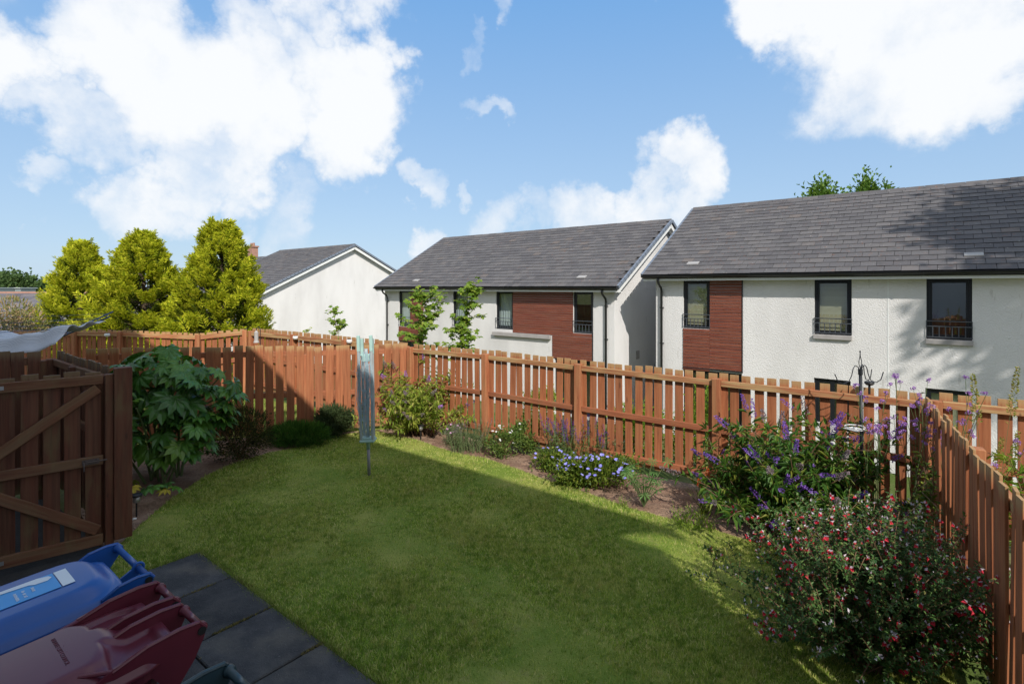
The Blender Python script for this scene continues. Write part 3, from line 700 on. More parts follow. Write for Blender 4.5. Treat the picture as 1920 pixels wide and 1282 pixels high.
def window(root, x0, x1, z0, z1, y=.05, fw=.06, blind=None, rail=False, sill=None, transom=None, mullion=None, curtain=False):
    mb = MB(); d0, d1 = y, y + .07
    mb.box2((x0, d0, z0), (x0 + fw, d1, z1)).box2((x1 - fw, d0, z0), (x1, d1, z1)).box2((x0 + fw, d0, z1 - fw), (x1 - fw, d1, z1)).box2((x0 + fw, d0, z0), (x1 - fw, d1, z0 + fw))
    # opening sash a little inside the frame
    g = fw + .004; s = .045
    mb.box2((x0 + g, d0 + .012, z0 + g), (x0 + g + s, d1 - .012, z1 - g)).box2((x1 - g - s, d0 + .012, z0 + g), (x1 - g, d1 - .012, z1 - g))
    mb.box2((x0 + g + s, d0 + .012, z1 - g - s), (x1 - g - s, d1 - .012, z1 - g)).box2((x0 + g + s, d0 + .012, z0 + g), (x1 - g - s, d1 - .012, z0 + g + s))
    if mullion: mb.box2((mullion - .05, d0 + .004, z0 + fw), (mullion + .05, d1 - .004, z1 - fw))
    if transom: mb.box2((x0 + fw, d0 + .006, transom - .04), (x1 - fw, d1 - .006, transom + .04))
    w = mb.build('window', 'black_frame', root)
    e = g + s - .006
    MB().add([(x0 + e, y + .035, z0 + e), (x1 - e, y + .035, z0 + e), (x1 - e, y + .035, z1 - e), (x0 + e, y + .035, z1 - e)], [(0, 1, 2, 3)]) 
    pm = MB(); pm.add([(x0 + e, y + .035, z0 + e), (x1 - e, y + .035, z0 + e), (x1 - e, y + .035, z1 - e), (x0 + e, y + .035, z1 - e)], [(0, 1, 2, 3)]); pm.build('pane', 'glass', w)
    rm = MB(); ry = y + 1.2
    rm.add([(x0 - .3, y + .08, z0 - .3), (x1 + .3, y + .08, z0 - .3), (x1 + .3, y + .08, z1 + .1), (x0 - .3, y + .08, z1 + .1), (x0 - .3, ry, z0 - .3), (x1 + .3, ry, z0 - .3), (x1 + .3, ry, z1 + .1), (x0 - .3, ry, z1 + .1)],
           [(4, 5, 6, 7), (0, 4, 7, 3), (1, 2, 6, 5), (0, 1, 5, 4), (3, 7, 6, 2)]); rm.build('room', 'interior_dark', w)
    if blind is not None:
        bm_ = MB(); zz = z1 - e; yb = y + .115
        while zz > blind: bm_.box((.5 * (x0 + x1), yb, zz), (x1 - x0 - 2 * e + .04, .024, .003), Matrix.Rotation(1.05, 3, 'X')); zz -= .019
        bm_.box((.5 * (x0 + x1), yb, zz), (x1 - x0 - 2 * e + .04, .022, .016)); stuff(bm_.build('blind', 'blind', w))
    if curtain:
        cm = MB(); n = 22; vs = []; 
        for i in range(n + 1):
            x = x0 + (x1 - x0) * i / n; yy = y + .16 + .02 * math.sin(i * 1.9); vs += [(x, yy, z0 + .1), (x, yy, z1)]
        cm.add(vs, [(2 * i, 2 * i + 2, 2 * i + 3, 2 * i + 1) for i in range(n)]); cm.build('curtain', 'curtain', w)
    if rail:                                              # low guard rail across the lower part of the window
        rb = MB(); top = z0 + .42; yr = y - .075
        for zz in (top, z0 + .30, z0 + .05): rb.tube([(x0 - .01, yr, zz), (x1 + .01, yr, zz)], .013, 6)
        k = max(5, int((x1 - x0) / .11))
        for i in range(1, k): rb.tube([(x0 + (x1 - x0) * i / k, yr, z0 + .05), (x0 + (x1 - x0) * i / k, yr, z0 + .30)], .012, 5)
        for x in (x0, x1): rb.tube([(x, yr, z0 + .05), (x, yr, top)], .009, 6).tube([(x, yr, top), (x, y, top)], .008, 5)
        rb.build('guard_rail', 'rail_metal', w)
    if sill: MB().box2((sill[0], -.075, z0 - .115), (sill[1], y - .002, z0 - .004)).build('sill', 'sill_stone', w, bevel=.006)
    return w
def pipe(root, x, zt, zb, yg=-.35):
    mb = MB().tube([(x, yg, zt), (x, yg, zt - .12), (x, yg + .05, zt - .2), (x, -.11, zt - .33), (x, -.07, zt - .42), (x, -.07, zb)], .037, 10)
    for z in np.arange(zb + .6, zt - .45, 1.1): mb.box((x, -.045, z), (.12, .06, .035))
    return mb.build('downpipe', 'gutter_black', root, smooth=True)
def roof(root, L, ez, yr, pitch, over=.3, ye=-.35, tiles=True, objs=None, rear=True, tile_mat='roof_tiles', cw=.335, ch=.252):
    tp = math.tan(pitch); zr = ez + (yr - ye) * tp
    x0, x1 = -over, L + over
    mb = MB(); th = .10
    back = yr + (yr - ye)
    vs = [(x0, ye, ez - .0), (x1, ye, ez), (x1, yr, zr), (x0, yr, zr), (x0, back, ez), (x1, back, ez)]
    vs2 = [(x, y, z - th) for x, y, z in vs]
    mb.add(vs + vs2, [(0, 1, 2, 3), (3, 2, 5, 4), (7, 6, 9, 8), (8, 9, 10, 11), (0, 6, 7, 1), (4, 5, 11, 10), (0, 3, 9, 6), (3, 4, 10, 9), (1, 7, 8, 2), (2, 8, 11, 5)])
    rf = mb.build('roof', 'roof_under', root)
    slope = (yr - ye) / math.cos(pitch); nc = int(slope / ch); ch2 = slope / nc; nx = int((x1 - x0) / cw) + 1
    rx = Matrix.Rotation(pitch, 3, 'X'); tilt = Matrix.Rotation(-.055, 3, 'X')
    tm = MB().box((0, ch2 / 2 + .02, .010), (cw - .008, ch2 + .05, .034)).mesh('tile')
    for v_ in tm.vertices:
        if v_.co.y < 0 and v_.co.z < .01: v_.co.y += .045          # the nib edge is undercut
    V = np.array([v.co[:] for v in tm.vertices]); F = np.array([p.vertices[:] for p in tm.polygons])
    VV = []; FF = []; n = 0
    for r in range(nc):
        for c in range(nx + 1):
            xc = x0 + (c + (.5 if r % 2 else 0)) * cw
            if xc < x0 + cw * .5 - .01: xc = x0 + cw * .25; sx = .5
            elif xc > x1 - cw * .25: continue
            else: sx = 1.0
            s = r * ch2; y = ye - .03 + s * math.cos(pitch); z = ez + (s * math.sin(pitch)) - .015 + .014
            jz = random.gauss(0, .0018); jr = random.gauss(0, .006); 
            Mx = rx @ tilt @ Matrix.Rotation(jr, 3, 'Z')
            if objs and objs[0] <= xc <= objs[1]:
                o = obj('roof_tile', tm, 'roof_tile', rf, (xc, y, z + jz + .012)); o.rotation_euler = Mx.to_euler()
            else:
                Mn = np.array(Mx); q = (V * np.array([sx, 1, 1])) @ Mn.T + np.array([xc, y, z + jz + .012]); VV.append(q); FF.append(F + n); n += len(V)
    if VV: stuff(obj('roof_tiles', np_mesh('roof_tiles', np.concatenate(VV), np.concatenate(FF)), tile_mat, rf))
    # ridge
    k = int((x1 - x0) / .45)
    for i in range(k):
        a = x0 + (x1 - x0) * i / k; b = x0 + (x1 - x0) * (i + 1) / k - .008
        rm = MB(); w_ = .13; hh = .05 + .004 * (i % 2)
        sec = [(-w_, -w_ * tp + .045), (-w_ * .5, -w_ * .5 * tp + hh + .02), (0, hh + .03), (w_ * .5, -w_ * .5 * tp + hh + .02), (w_, -w_ * tp + .045)]
        vs = [(a, yr + p, zr + q) for p, q in sec] + [(b, yr + p, zr + q) for p, q in sec]
        rm.add(vs, [(j, j + 1, j + 6, j + 5) for j in range(4)] + [(4, 3, 2, 1, 0), (5, 6, 7, 8, 9)])
        rm.build('ridge_tile', 'roof_tile', rf)
    # gutter (half round), fascia, soffit
    g = MB(); yg = ye - .03; rr = .062; zc = ez - .01
    vs = []; m = 9
    for x in (x0, x1):
        for rad in (rr, rr - .008):
            for i in range(m): a = math.pi + math.pi * i / (m - 1); vs.append((x, yg - .02 + rad * math.cos(a), zc + rad * math.sin(a)))
    fs = []
    for i in range(m - 1): fs += [(i, i + 1, 2 * m + i + 1, 2 * m + i), (m + i + 1, m + i, 3 * m + i, 3 * m + i + 1), (i + 1, i, m + i, m + i + 1), (2 * m + i, 2 * m + i + 1, 3 * m + i + 1, 3 * m + i)]
    fs += [(0, 2 * m, 3 * m, m), (m - 1, 2 * m - 1, 4 * m - 1, 3 * m - 1)]
    g.add(vs, fs)
    for x in np.arange(x0 + .3, x1, .95):
        g.tube([(x + .0, yg - .02 + (rr + .006) * math.cos(math.pi + math.pi * i / 8), zc + (rr + .006) * math.sin(math.pi + math.pi * i / 8)) for i in range(9)], .008, 5)
    g.build('gutter', 'gutter_black', rf)
    MB().box2((x0 + .01, ye + .035, ez - .17), (x1 - .01, ye + .06, ez - .015)).build('fascia', 'white_paint', rf)
    MB().box2((x0 + .02, ye + .06, ez - .165), (x1 - .02, -.001, ez - .145)).build('soffit', 'white_paint', rf)
    # verges at both ends
    for x, sg in ((x0, -1), (x1, 1)):
        kk = nc
        for half in (0, 1):
            for i in range(kk):
                s0 = i / kk; s1 = (i + 1) / kk - .004
                ya = ye + (yr - ye) * s0; yb = ye + (yr - ye) * s1
                if half: ya, yb = 2 * yr - ya, 2 * yr - yb
                za = ez + (yr - ye) * s0 * tp; zb = ez + (yr - ye) * s1 * tp
                if half and not rear: continue
                MB().bar((x + sg * .012, ya, za + .0), (x + sg * .012, yb, zb - .0), .07, .11).build('verge_tile', 'verge_grey', rf)
            ya, yb, za, zb = ye + .08, yr, ez + .08 * tp, zr
            if half: ya, yb = 2 * yr - ya, 2 * yr - yb
            MB().bar((x + sg * -.03, ya, za - .16), (x + sg * -.03, yb, zb - .16), .025, .19).build('barge_board', 'white_paint', rf)
            MB().bar((x - sg * .15, ya, za - .21), (x - sg * .15, yb, zb - .21), .22, .02).build('gable_soffit', 'white_paint', rf)
    return rf, zr
def gables(mb, L, ez, yr, pitch, ye):
    """gable walls and back wall; wall top follows the underside of the roof"""
    tp = math.tan(pitch); dpt = 2 * yr
    top0 = ez - .12 + (0 - ye) * tp - .0; topr = ez - .12 + (yr - ye) * tp
    for x, flip in ((0, True), (L, False)):
        f = (0, 1, 2, 3, 4); f = f[::-1] if flip else f
        mb.add([(x, 0, 0), (x, dpt, 0), (x, dpt, top0), (x, yr, topr), (x, 0, top0)], [f])
    mb.add([(0, dpt, 0), (L, dpt, 0), (L, dpt, top0), (0, dpt, top0)], [(3, 2, 1, 0)])
def cladding(root, x0, x1, z0, z1, bh=.088, y=-.012):
    """separate horizontal boards"""
    n = max(1, round((z1 - z0) / bh)); h = (z1 - z0) / n
    me = MB().box((0, 0, 0), (x1 - x0, .022, h - .012)).mesh('board', bevel=.003)
    for i in range(n): obj('cladding_board', me, 'cladding_wood', root, ((x0 + x1) / 2, y + random.uniform(-.002, .002), z0 + (i + .5) * h))
    MB().add([], [])
    b = MB(); b.add([(x0, .0015, z0), (x1, .0015, z0), (x1, .0015, z1), (x0, .0015, z1)], [(0, 1, 2, 3)]); b.build('batten_backing', 'black_frame', root)

B0 = 15.92; GZ = -1.92
def fx(u, a_left):                       # position along the terrace front for a picture column
    r = (u - 960) / FPX; y = B0 / (BX.x * r + BX.y); return a_left - y * (AX.x * r + AX.y)
def fz(u, v):
    r = (u - 960) / FPX; y = B0 / (BX.x * r + BX.y); return CAM_H + (VH - v) / FPX * y - GZ
PIT = R(30)
random.seed(31)
# --- right house
aR = 6.95
HR = thing('house', 'nearest white rendered house at the right with three upper windows', 'house', W(aR, B0, GZ), ROW_ROT, 'houses behind the back fence')
X = lambda u: fx(u, aR)
LR = 13.2; ezR = 2.97 - GZ; wallH = ezR - .145
zt = wallH - .01
w1 = (X(1281), X(1331), fz(1305, 616), zt); c1_ = (X(1331), X(1391), fz(1360, 694), zt); c1b = (X(1281), X(1331), fz(1305, 694), fz(1305, 616))
w2 = (X(1527), X(1597), fz(1562, 628), zt); w3 = (X(1737), X(1823), fz(1780, 637), zt)
l1 = (X(1281), X(1391), .12, fz(1336, 694) - .03); l2 = (X(1526), X(1595), fz(1560, 711) - 1.15, fz(1560, 711)); l3 = (X(1735), X(1820), fz(1778, 731) - 1.15, fz(1778, 731))
w4 = (10.6, 11.4, w3[2], zt)
mb = MB(); wall_panel(mb, LR, wallH, [w1, w2, w3, w4, l1, l2, l3]); gables(mb, LR, ezR, 4.08, PIT, -.35); mb.build('wall', 'harling', HR)
cladding(HR, c1_[0] + .003, c1_[1], c1_[2], zt); cladding(HR, c1b[0], c1b[1] - .003, c1b[2], c1b[3] - .005)
MB().box2((c1_[1] + .002, -.03, c1_[2] - .03), (c1_[1] + .028, -.0005, zt)).build('cladding_trim', 'black_frame', HR)
MB().box2((c1b[0], -.03, c1_[2] - .035), (c1_[1], -.0005, c1_[2] - .006)).build('cladding_trim', 'black_frame', HR)
window(HR, *w1, blind=w1[2] + .05, rail=True); window(HR, *w2, blind=w2[2] + .1, rail=True, sill=(w2[0] - .02, w2[1] + .01)); window(HR, *w3, rail=True, sill=(w3[0] - .02, w3[1] + .02)); window(HR, *w4, rail=True)
window(HR, *l1, mullion=(l1[0] + l1[1]) / 2); window(HR, *l2, mullion=(l2[0] + l2[1]) / 2 ); window(HR, *l3, blind=l3[2] + .1)
roof(HR, LR, ezR, 4.08, PIT, objs=(3.3, 8.55))
pipe(HR, X(1242), ezR - .05, 0)
MB().box2((X(1664), -.006, 0), (X(1666.5), .002, zt)).build('movement_joint', 'white_paint', HR)
def vent(root, x, s, ez):
    c = Vector((x, -.35 + s * math.cos(PIT), ez + s * math.sin(PIT) + .055))
    MB().box((0, 0, 0), (.34, .2, .03)).build('roof_vent', 'vent_tile', root).matrix_local = Matrix.Translation(c) @ Matrix.Rotation(PIT - .12, 4, 'X')
vent(HR, 1.1, .62, ezR); vent(HR, 7.55, .66, ezR)
# --- middle house
aM = 20.35
HM = thing('house', 'white house in the middle with dark timber cladding between its windows', 'house', W(aM, B0, GZ), ROW_ROT, 'houses behind the back fence')
X = lambda u: fx(u, aM)
LM = X(1152); ezM = 2.615 - GZ; wallH = ezM - .145; zt = wallH - .01
mA = (X(748), X(770), fz(758, 612), zt); mB = (X(849), X(877), fz(863, 612), zt); mC = (X(930), X(962), fz(945, 617), zt); mD = (X(1075), X(1111), fz(1093, 625), zt)
mb = MB(); lowA = (X(748), X(794), .1, 2.1); lowD = (X(1040), X(1111), .1, 2.0)
wall_panel(mb, LM, wallH, [mA, mB, mC, mD, lowA, lowD]); gables(mb, LM, ezM, 4.08, PIT, -.35); mb.build('wall', 'harling', HM)
cladding(HM, X(770) + .003, X(794), 2.1, zt); cladding(HM, X(748), X(770) - .003, 2.1, mA[2] - .005)
zs = fz(1035, 629)
cladding(HM, X(962) + .003, X(1075) - .003, zs + .02, zt, .083); cladding(HM, X(1036), X(1111) - .003, 2.0, zs + .014, .083); cladding(HM, X(1075) + .003, X(1111) - .003, zs + .024, mD[2] - .005, .083)
MB().box2((X(1111), -.03, 2.0), (X(1111) + .025, -.0005, zt)).build('cladding_trim', 'black_frame', HM)
MB().box2((X(926), -.12, zs - .13), (X(1034), -.03, zs + .01)).build('ledge', 'sill_stone', HM, bevel=.006)
window(HM, *mA, curtain=True, rail=True, fw=.05); window(HM, *mB, curtain=True, rail=True, sill=(mB[0] - .02, mB[1] + .02), fw=.05); window(HM, *mC, curtain=True, rail=True, fw=.05); window(HM, *mD, rail=True, fw=.05)
window(HM, *lowA, mullion=(lowA[0] + lowA[1]) / 2); window(HM, *lowD, mullion=(lowD[0] + lowD[1]) / 2)
roof(HM, LM, ezM, 4.08, PIT)
pipe(HM, X(728), ezM - .05, 0); pipe(HM, X(1138), ezM - .05, 0)
vent(HM, 2.1, .5, ezM); vent(HM, LM - 1.35, .6, ezM)
MB().box2((LM + .001, 1.6, fz(1186, 672) - .25), (LM + .02, 1.85, fz(1186, 672) + .05)).build('wall_vent', 'sill_stone', HM)
# --- left house, gable towards us
aL = 37.4; bL = 14.0; LL = 8.6
HL = thing('house', 'far left white house showing its blank gable wall beside the conifers', 'house', W(aL, bL, GZ), ROW_ROT, 'houses behind the back fence')
pL = R(25.5); yrL = 6.0; ezL = (2.6 + 81 * 33.5 / FPX) - GZ - (yrL + .35) * math.tan(pL) - .05
mb = MB(); wall_panel(mb, LL, ezL - .145, []); gables(mb, LL, ezL, yrL, pL, -.35); mb.build('wall', 'harling', HL)
roof(HL, LL, ezL, yrL, pL)
HL2 = thing('house', 'slate roofed house with a chimney half hidden by the conifers', 'house', W(aL + 9.4, bL + .6, GZ - .3), ROW_ROT, 'houses behind the back fence')
mb = MB(); wall_panel(mb, 9, ezL - .145, []); gables(mb, 9, ezL, yrL, pL, -.35); mb.build('wall', 'harling', HL2)
rf2, zr2 = roof(HL2, 9, ezL, yrL, pL)
MB().box((3.3, yrL + .2, zr2 + .15), (.8, .5, 1.5)).box((3.3, yrL + .2, zr2 + .95), (.95, .62, .12)).tube([(3.1, yrL + .2, zr2 + 1.0), (3.1, yrL + .2, zr2 + 1.25)], .09, 8).tube([(3.5, yrL + .2, zr2 + 1.0), (3.5, yrL + .2, zr2 + 1.25)], .09, 8).build('chimney', 'brick_far', rf2)

# --- our own house behind the camera (it throws the shadow over the lawn)
OWN_B = -.28; OWN_A0 = 12.5; OWN_A1 = -5.2; ez_own = 7.23
HO = thing('house', 'white rendered house behind the viewpoint whose shadow covers the lawn', 'house', W(OWN_A0, OWN_B, 0), ROW_ROT + 0)
LO = OWN_A0 - OWN_A1
mb = MB(); mb.add([(0, 0, 0), (LO, 0, 0), (LO, 0, ez_own - .1), (0, 0, ez_own - .1)], [(3, 2, 1, 0)])
mb.add([(0, -9, 0), (LO, -9, 0), (LO, -9, ez_own - .1), (0, -9, ez_own - .1)], [(0, 1, 2, 3)])
for x in (0, LO): mb.add([(x, 0, 0), (x, -9, 0), (x, -9, ez_own - .1), (x, -4.5, ez_own + 2.4), (x, 0, ez_own - .1)], [(0, 1, 2, 3, 4)])
mb.build('wall', 'harling', HO)
mb = MB(); mb.add([(-.3, .42, ez_own - .1), (LO + .0, .42, ez_own - .1), (LO + .0, -4.5, ez_own + 2.7), (-.3, -4.5, ez_own + 2.7), (-.3, -9.4, ez_own - .1), (LO + .0, -9.4, ez_own - .1)], [(0, 1, 2, 3), (3, 2, 5, 4)])
mb.build('roof', 'roof_under', HO)
MB().box2((-.3, .40, ez_own - .25), (LO, .44, ez_own)).build('gutter', 'gutter_black', HO)
for x in np.arange(2.0, LO - 1, 3.4):
    for z in (3.6, 6.1):
        if abs(x - OWN_A0) < .9 and z < 4: continue
        f = MB().box((x, .02, z + .6), (1.0, .05, 1.3)).build('window', 'black_frame', HO); pm = MB(); pm.add([(x - .42, .048, z + .02), (x + .42, .048, z + .02), (x + .42, .048, z + 1.18), (x - .42, .048, z + 1.18)], [(3, 2, 1, 0)]); pm.build('pane', 'glass', f)

# --- far left: low roof, flats, sheds, wood
def far_things():
    p = D(-60, 640, 24.0); q = D(-60, 549, 34)
    t = thing('house', 'low slate roof beyond the pale shrub at the left edge', 'house', (-34, 25.0, GZ), .10)
    L_ = 13.6; zt_ = 2.22 - GZ; ze = .15 - GZ; dp = 9.0
    mb = MB(); mb.box2((0.3, .4, 0), (L_ - .3, dp * 1.9, ze)); mb.build('wall', 'brick_far', t)
    rm = MB(); rm.add([(0, 0, ze), (L_, 0, ze), (L_, dp, zt_), (0, dp, zt_), (0, 2 * dp, ze), (L_, 2 * dp, ze)], [(0, 1, 2, 3), (3, 2, 5, 4), (0, 3, 4), (1, 5, 2)]); rf = rm.build('roof', 'roof_under', t)
    tm = MB(); nc = 24
    for r in range(nc):
        s0 = r / nc; 
        for c in range(34): 
            xx = (c + .5 * (r % 2)) * .4 + .2
            if xx > L_ - .2: continue
            tm.box((xx, dp * (s0 + .5 / nc), ze + (zt_ - ze) * (s0 + .5 / nc) + .03 ), (.39, dp / nc + .06, .03), Matrix.Rotation(math.atan2(zt_ - ze, dp) - .03, 3, 'X'))
    stuff(tm.build('roof_tiles', 'far_roof', rf))
    MB().box2((-.1, dp - .15, zt_ - .02), (L_ + .1, dp + .15, zt_ + .12)).build('ridge', 'brick_far', rf)
    # white flats in the distance
    f = thing('apartment_block', 'small white apartment block on the horizon left of the conifers', 'building', D(84, 552, 150))
    f.location.z = GZ - 2
    hh = CAM_H + (VH - 534) / FPX * 150 - f.location.z
    MB().box((0, 0, hh / 2), (4.8, 6, hh)).build('wall', 'far_white', f)
    MB().box((0, 0, hh + .15), (5.4, 6.6, .3)).build('roof', 'far_grey', f)
    wm = MB().box((0, 0, 0), (.55, .1, .5)).mesh('window')
    for i in range(4):
        for j in range(2): obj('window', wm, 'black_frame', f, (-1.7 + i * 1.1, -3.05, hh - .9 - j * 1.1))
    g2 = thing('apartment_block', 'long pale grey building behind the white apartment block', 'building', D(95, 545, 185)); g2.location.z = GZ - 2
    hh2 = CAM_H + (VH - 532) / FPX * 185 - g2.location.z
    MB().box((0, 0, hh2 / 2), (9, 6, hh2)).build('wall', 'concrete_wall', g2); MB().box((0, 0, hh2 + .2), (9.6, 6.6, .4)).build('roof', 'far_grey', g2)
    # grey sheds in front of the wood
    for i, (u, w_) in enumerate(((5, 2.2), (13, 1.6), (42, 3.2), (24, 2.6), (-8, 2.5))):
        s = thing('shed', ['narrow grey shed at the very left edge under the wood', 'small pale grey shed second from the left edge', 'wide grey shed rightmost of the row under the wood', 'low dark shed between two grey sheds', 'grey shed cut by the left edge'][i], 'shed', D(u, 552, 62 + i))
        s.location.z = GZ; h = CAM_H + (VH - 541 - (i % 2)) / FPX * 62 - GZ
        MB().box((0, 0, h / 2), (w_ * .45, 2, h)).build('wall', 'far_grey', s); MB().box((0, 0, h + .06), (w_ * .5, 2.3, .12)).build('roof', 'dryer_grey', s)
    lv = Leaves()
    for i in range(26):
        u = -160 + i * 9.2 + random.uniform(-3, 3); v = 520 + max(0, (u - 20)) * .38 + random.uniform(-2, 4); y = 95 + random.uniform(-6, 6)
        c = D(u, v + 8, y); r = 1.9 * random.uniform(.8, 1.3)
        blob_leaves(lv, c, (r, r, r * .75), 420, .55, .4, 12, .3, .5); blob_leaves(lv, (c.x, c.y, c.z - 1.7), (r * 1.1, r, r), 250, .6, .45, 10, .2, .5)
    o = lv.build('far_wood', 'far_green'); tag(o, 'dark green wood on the horizon at the far left', 'wood', kind='stuff')
far_things()

# ------------------------------------------------------------------ trees
def conifer(base, h, r, label, seed):
    random.seed(seed); t = thing('conifer_tree', label, 'tree', base, 0, 'yellow conifers'); b = np.array(base)
    MB().tube([(0, 0, 0), (.02, .03, h * .5), (0, 0, h * .96)], [.16, .09, .02], 8).build('trunk', 'bark', t)
    lv = Leaves(); li = Leaves(); br = MB()
    nb_ = int(128 * (r / 1.9))
    for i in range(nb_):
        f = (i / nb_) ** .82; z = h * (.03 + .93 * f); az = i * 2.39996 + random.uniform(-.35, .35)
        prof = (1 - f) ** .78 * (1 - .2 * math.exp(-f * 9)) * (1 + .10 * math.sin(az * 3 + seed) + random.uniform(-.26, .2))
        R_ = r * prof + .10; outd = np.array([math.cos(az), math.sin(az), 0]); tang = np.array([-math.sin(az), math.cos(az), 0])
        rise = .22 + .5 * f
        b0 = np.array([0, 0, z - .30 * R_]); b1 = outd * R_ + np.array([0, 0, z + rise * .25 * R_])
        br.tube([b0, b0 * .5 + b1 * .5 - np.array([0, 0, .05 * R_]), b1], [.022, .014, .004], 4, False)
        ns = int(12 + 9 * prof + 3)
        for j in range(ns):
            s_ = random.uniform(.42, 1.0) ** .7; p0 = b0 + (b1 - b0) * s_ + tang * random.gauss(0, .17) * (.35 + R_ * .45) + np.array([0, 0, random.gauss(.02, .07)])
            Ls = random.uniform(.26, .50) * (.6 + .5 * (1 - f)) + .06
            d = unit(outd * random.uniform(.5, 1.1) + tang * random.gauss(0, .35) + np.array([0, 0, random.uniform(.3, .9) + .9 * f]))
            side = unit(np.cross(d, np.array([0, 0, 1.0]) + rng.normal(size=3) * .35)); up = np.cross(side, d)
            P = []; Dd = []; m = 6
            for k in range(m):
                q = p0 + d * Ls * (k / (m - 1)) + up * (-.10 * Ls * (k / (m - 1)) ** 2)
                for sg in (-1, 1):
                    tl = Ls * .42 * (1 - k / (m - 1) * .8); td = unit(d * .85 + side * sg * .7 + rng.normal(size=3) * .12)
                    for e in (0.1, .45, .8): P.append(q + td * tl * e); Dd.append(unit(td + rng.normal(size=3) * .2))
            P.append(p0 + d * Ls * .92); Dd.append(d)
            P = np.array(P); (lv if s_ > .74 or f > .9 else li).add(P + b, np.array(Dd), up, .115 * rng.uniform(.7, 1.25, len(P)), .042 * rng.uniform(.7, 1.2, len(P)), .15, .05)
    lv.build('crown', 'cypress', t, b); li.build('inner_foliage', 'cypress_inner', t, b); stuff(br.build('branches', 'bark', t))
def cpos(u, y): 
    p = D(u, 600, y); return Vector((p.x, p.y, GZ + .3))
for u, y, vt, hw, lb, sd in ((415, 17.0, 419, 98, 'largest yellow green conifer, nearest the white gable wall', 3), (268, 18.2, 439, 96, 'middle yellow green conifer of the three', 8), (152, 20.5, 455, 70, 'leftmost yellow green conifer of the three', 12)):
    b = cpos(u, y); top = CAM_H + (VH - vt) / FPX * y; conifer(b, top - b.z, hw / FPX * y * 1.30, lb, sd)

def broad_tree(base, h, r, label, seed, n=9000, mat='tree_green', leaf=.16, zc=.66, squash=1.1, group=None, clumps=60):
    random.seed(seed); t = thing('tree', label, 'tree', base, 0, group); b = np.array(base)
    mb = MB().tube([(0, 0, 0), (.1, .05, h * .3), (.05, -.1, h * .62)], [.28 * r / 3, .2 * r / 3, .11 * r / 3], 9)
    for i in range(9):
        az = i * 2.4; l = r * random.uniform(.6, .95); z0 = h * random.uniform(.3, .6); mb.tube([(0.05, 0, z0), (math.cos(az) * l * .5, math.sin(az) * l * .5, z0 + l * .4), (math.cos(az) * l, math.sin(az) * l, z0 + l * .75)], [.1 * r / 3, .06 * r / 3, .02], 6)
    mb.build('trunk', 'bark', t, smooth=True)
    lv = Leaves(); blob_leaves(lv, b + np.array([0, 0, h * zc]), (r, r, h * (1 - zc) * squash), n, leaf, leaf * .6, clumps, .2, .35); lv.build('crown', mat, t, b)
pT = D(1545, 372, 34); broad_tree((pT.x, pT.y, GZ), CAM_H + (VH - 353) / FPX * 34 - GZ, 1.9, 'green tree top showing above the ridge of the right house', 41, 9000, 'tree_green', .3, .72, 1.1, clumps=40)
pT = D(1628, 368, 36); broad_tree((pT.x, pT.y, GZ), CAM_H + (VH - 351) / FPX * 36 - GZ, 1.2, 'smaller tree top peeping over the ridge of the right house', 44, 6000, 'tree_green', .3, .76, 1.1, clumps=26)
broad_tree((16.3, 1.7, -.1), 15.0, 3.1, 'tall tree beside the garden casting shade on the right house', 43, 17000, 'tree_green', .34, .74, 1.0, clumps=90)

# ------------------------------------------------------------------ fatsia (large palmate leaves, each its own object)
def palmate_mesh(lobes=8, spread=2.05, seed=0, width=.30):
    rr = random.Random(seed); mb = MB()
    for k in range(lobes):
        a = -spread + 2 * spread * k / (lobes - 1); L = 1.0 * (1 - .28 * abs(a) / spread) * rr.uniform(.92, 1.05); w = width * L
        d = Vector((math.sin(a), math.cos(a), 0)); s = Vector((d.y, -d.x, 0))
        dr = .10 + .12 * rr.random()
        p = [d * .06, d * .36 * L + s * w * .34, d * .66 * L + s * w * .5 - Vector((0, 0, .04)), d * L - Vector((0, 0, dr + .08)), d * .66 * L - s * w * .5 - Vector((0, 0, .04)), d * .36 * L - s * w * .34, d * .5 * L + Vector((0, 0, -.045))]
        p[1].z += .02; p[5].z += .02
        mb.add(p, [(0, 6, 1), (1, 6, 2), (2, 6, 3), (3, 6, 4), (4, 6, 5), (5, 6, 0)])
    for k in range(lobes - 1):
        a0 = -spread + 2 * spread * k / (lobes - 1); a1 = -spread + 2 * spread * (k + 1) / (lobes - 1); L0 = .42
        d0 = Vector((math.sin(a0), math.cos(a0), 0)) * .26 * (1 - .28 * abs(a0) / spread); d1 = Vector((math.sin(a1), math.cos(a1), 0)) * .26 * (1 - .28 * abs(a1) / spread)
        s0 = Vector((math.cos(a0), -math.sin(a0), 0)) * .10; s1 = -Vector((math.cos(a1), -math.sin(a1), 0)) * .10
        mb.add([Vector((0, 0, .0)), d0 + s0 + Vector((0, 0, .02)), (d0 + d1) / 2 * 1.02 + Vector((0, 0, .015)), d1 + s1 + Vector((0, 0, .02))], [(0, 2, 1), (0, 3, 2)])
    me = mb.mesh('leaf'); 
    for p in me.polygons: p.use_smooth = False
    return me
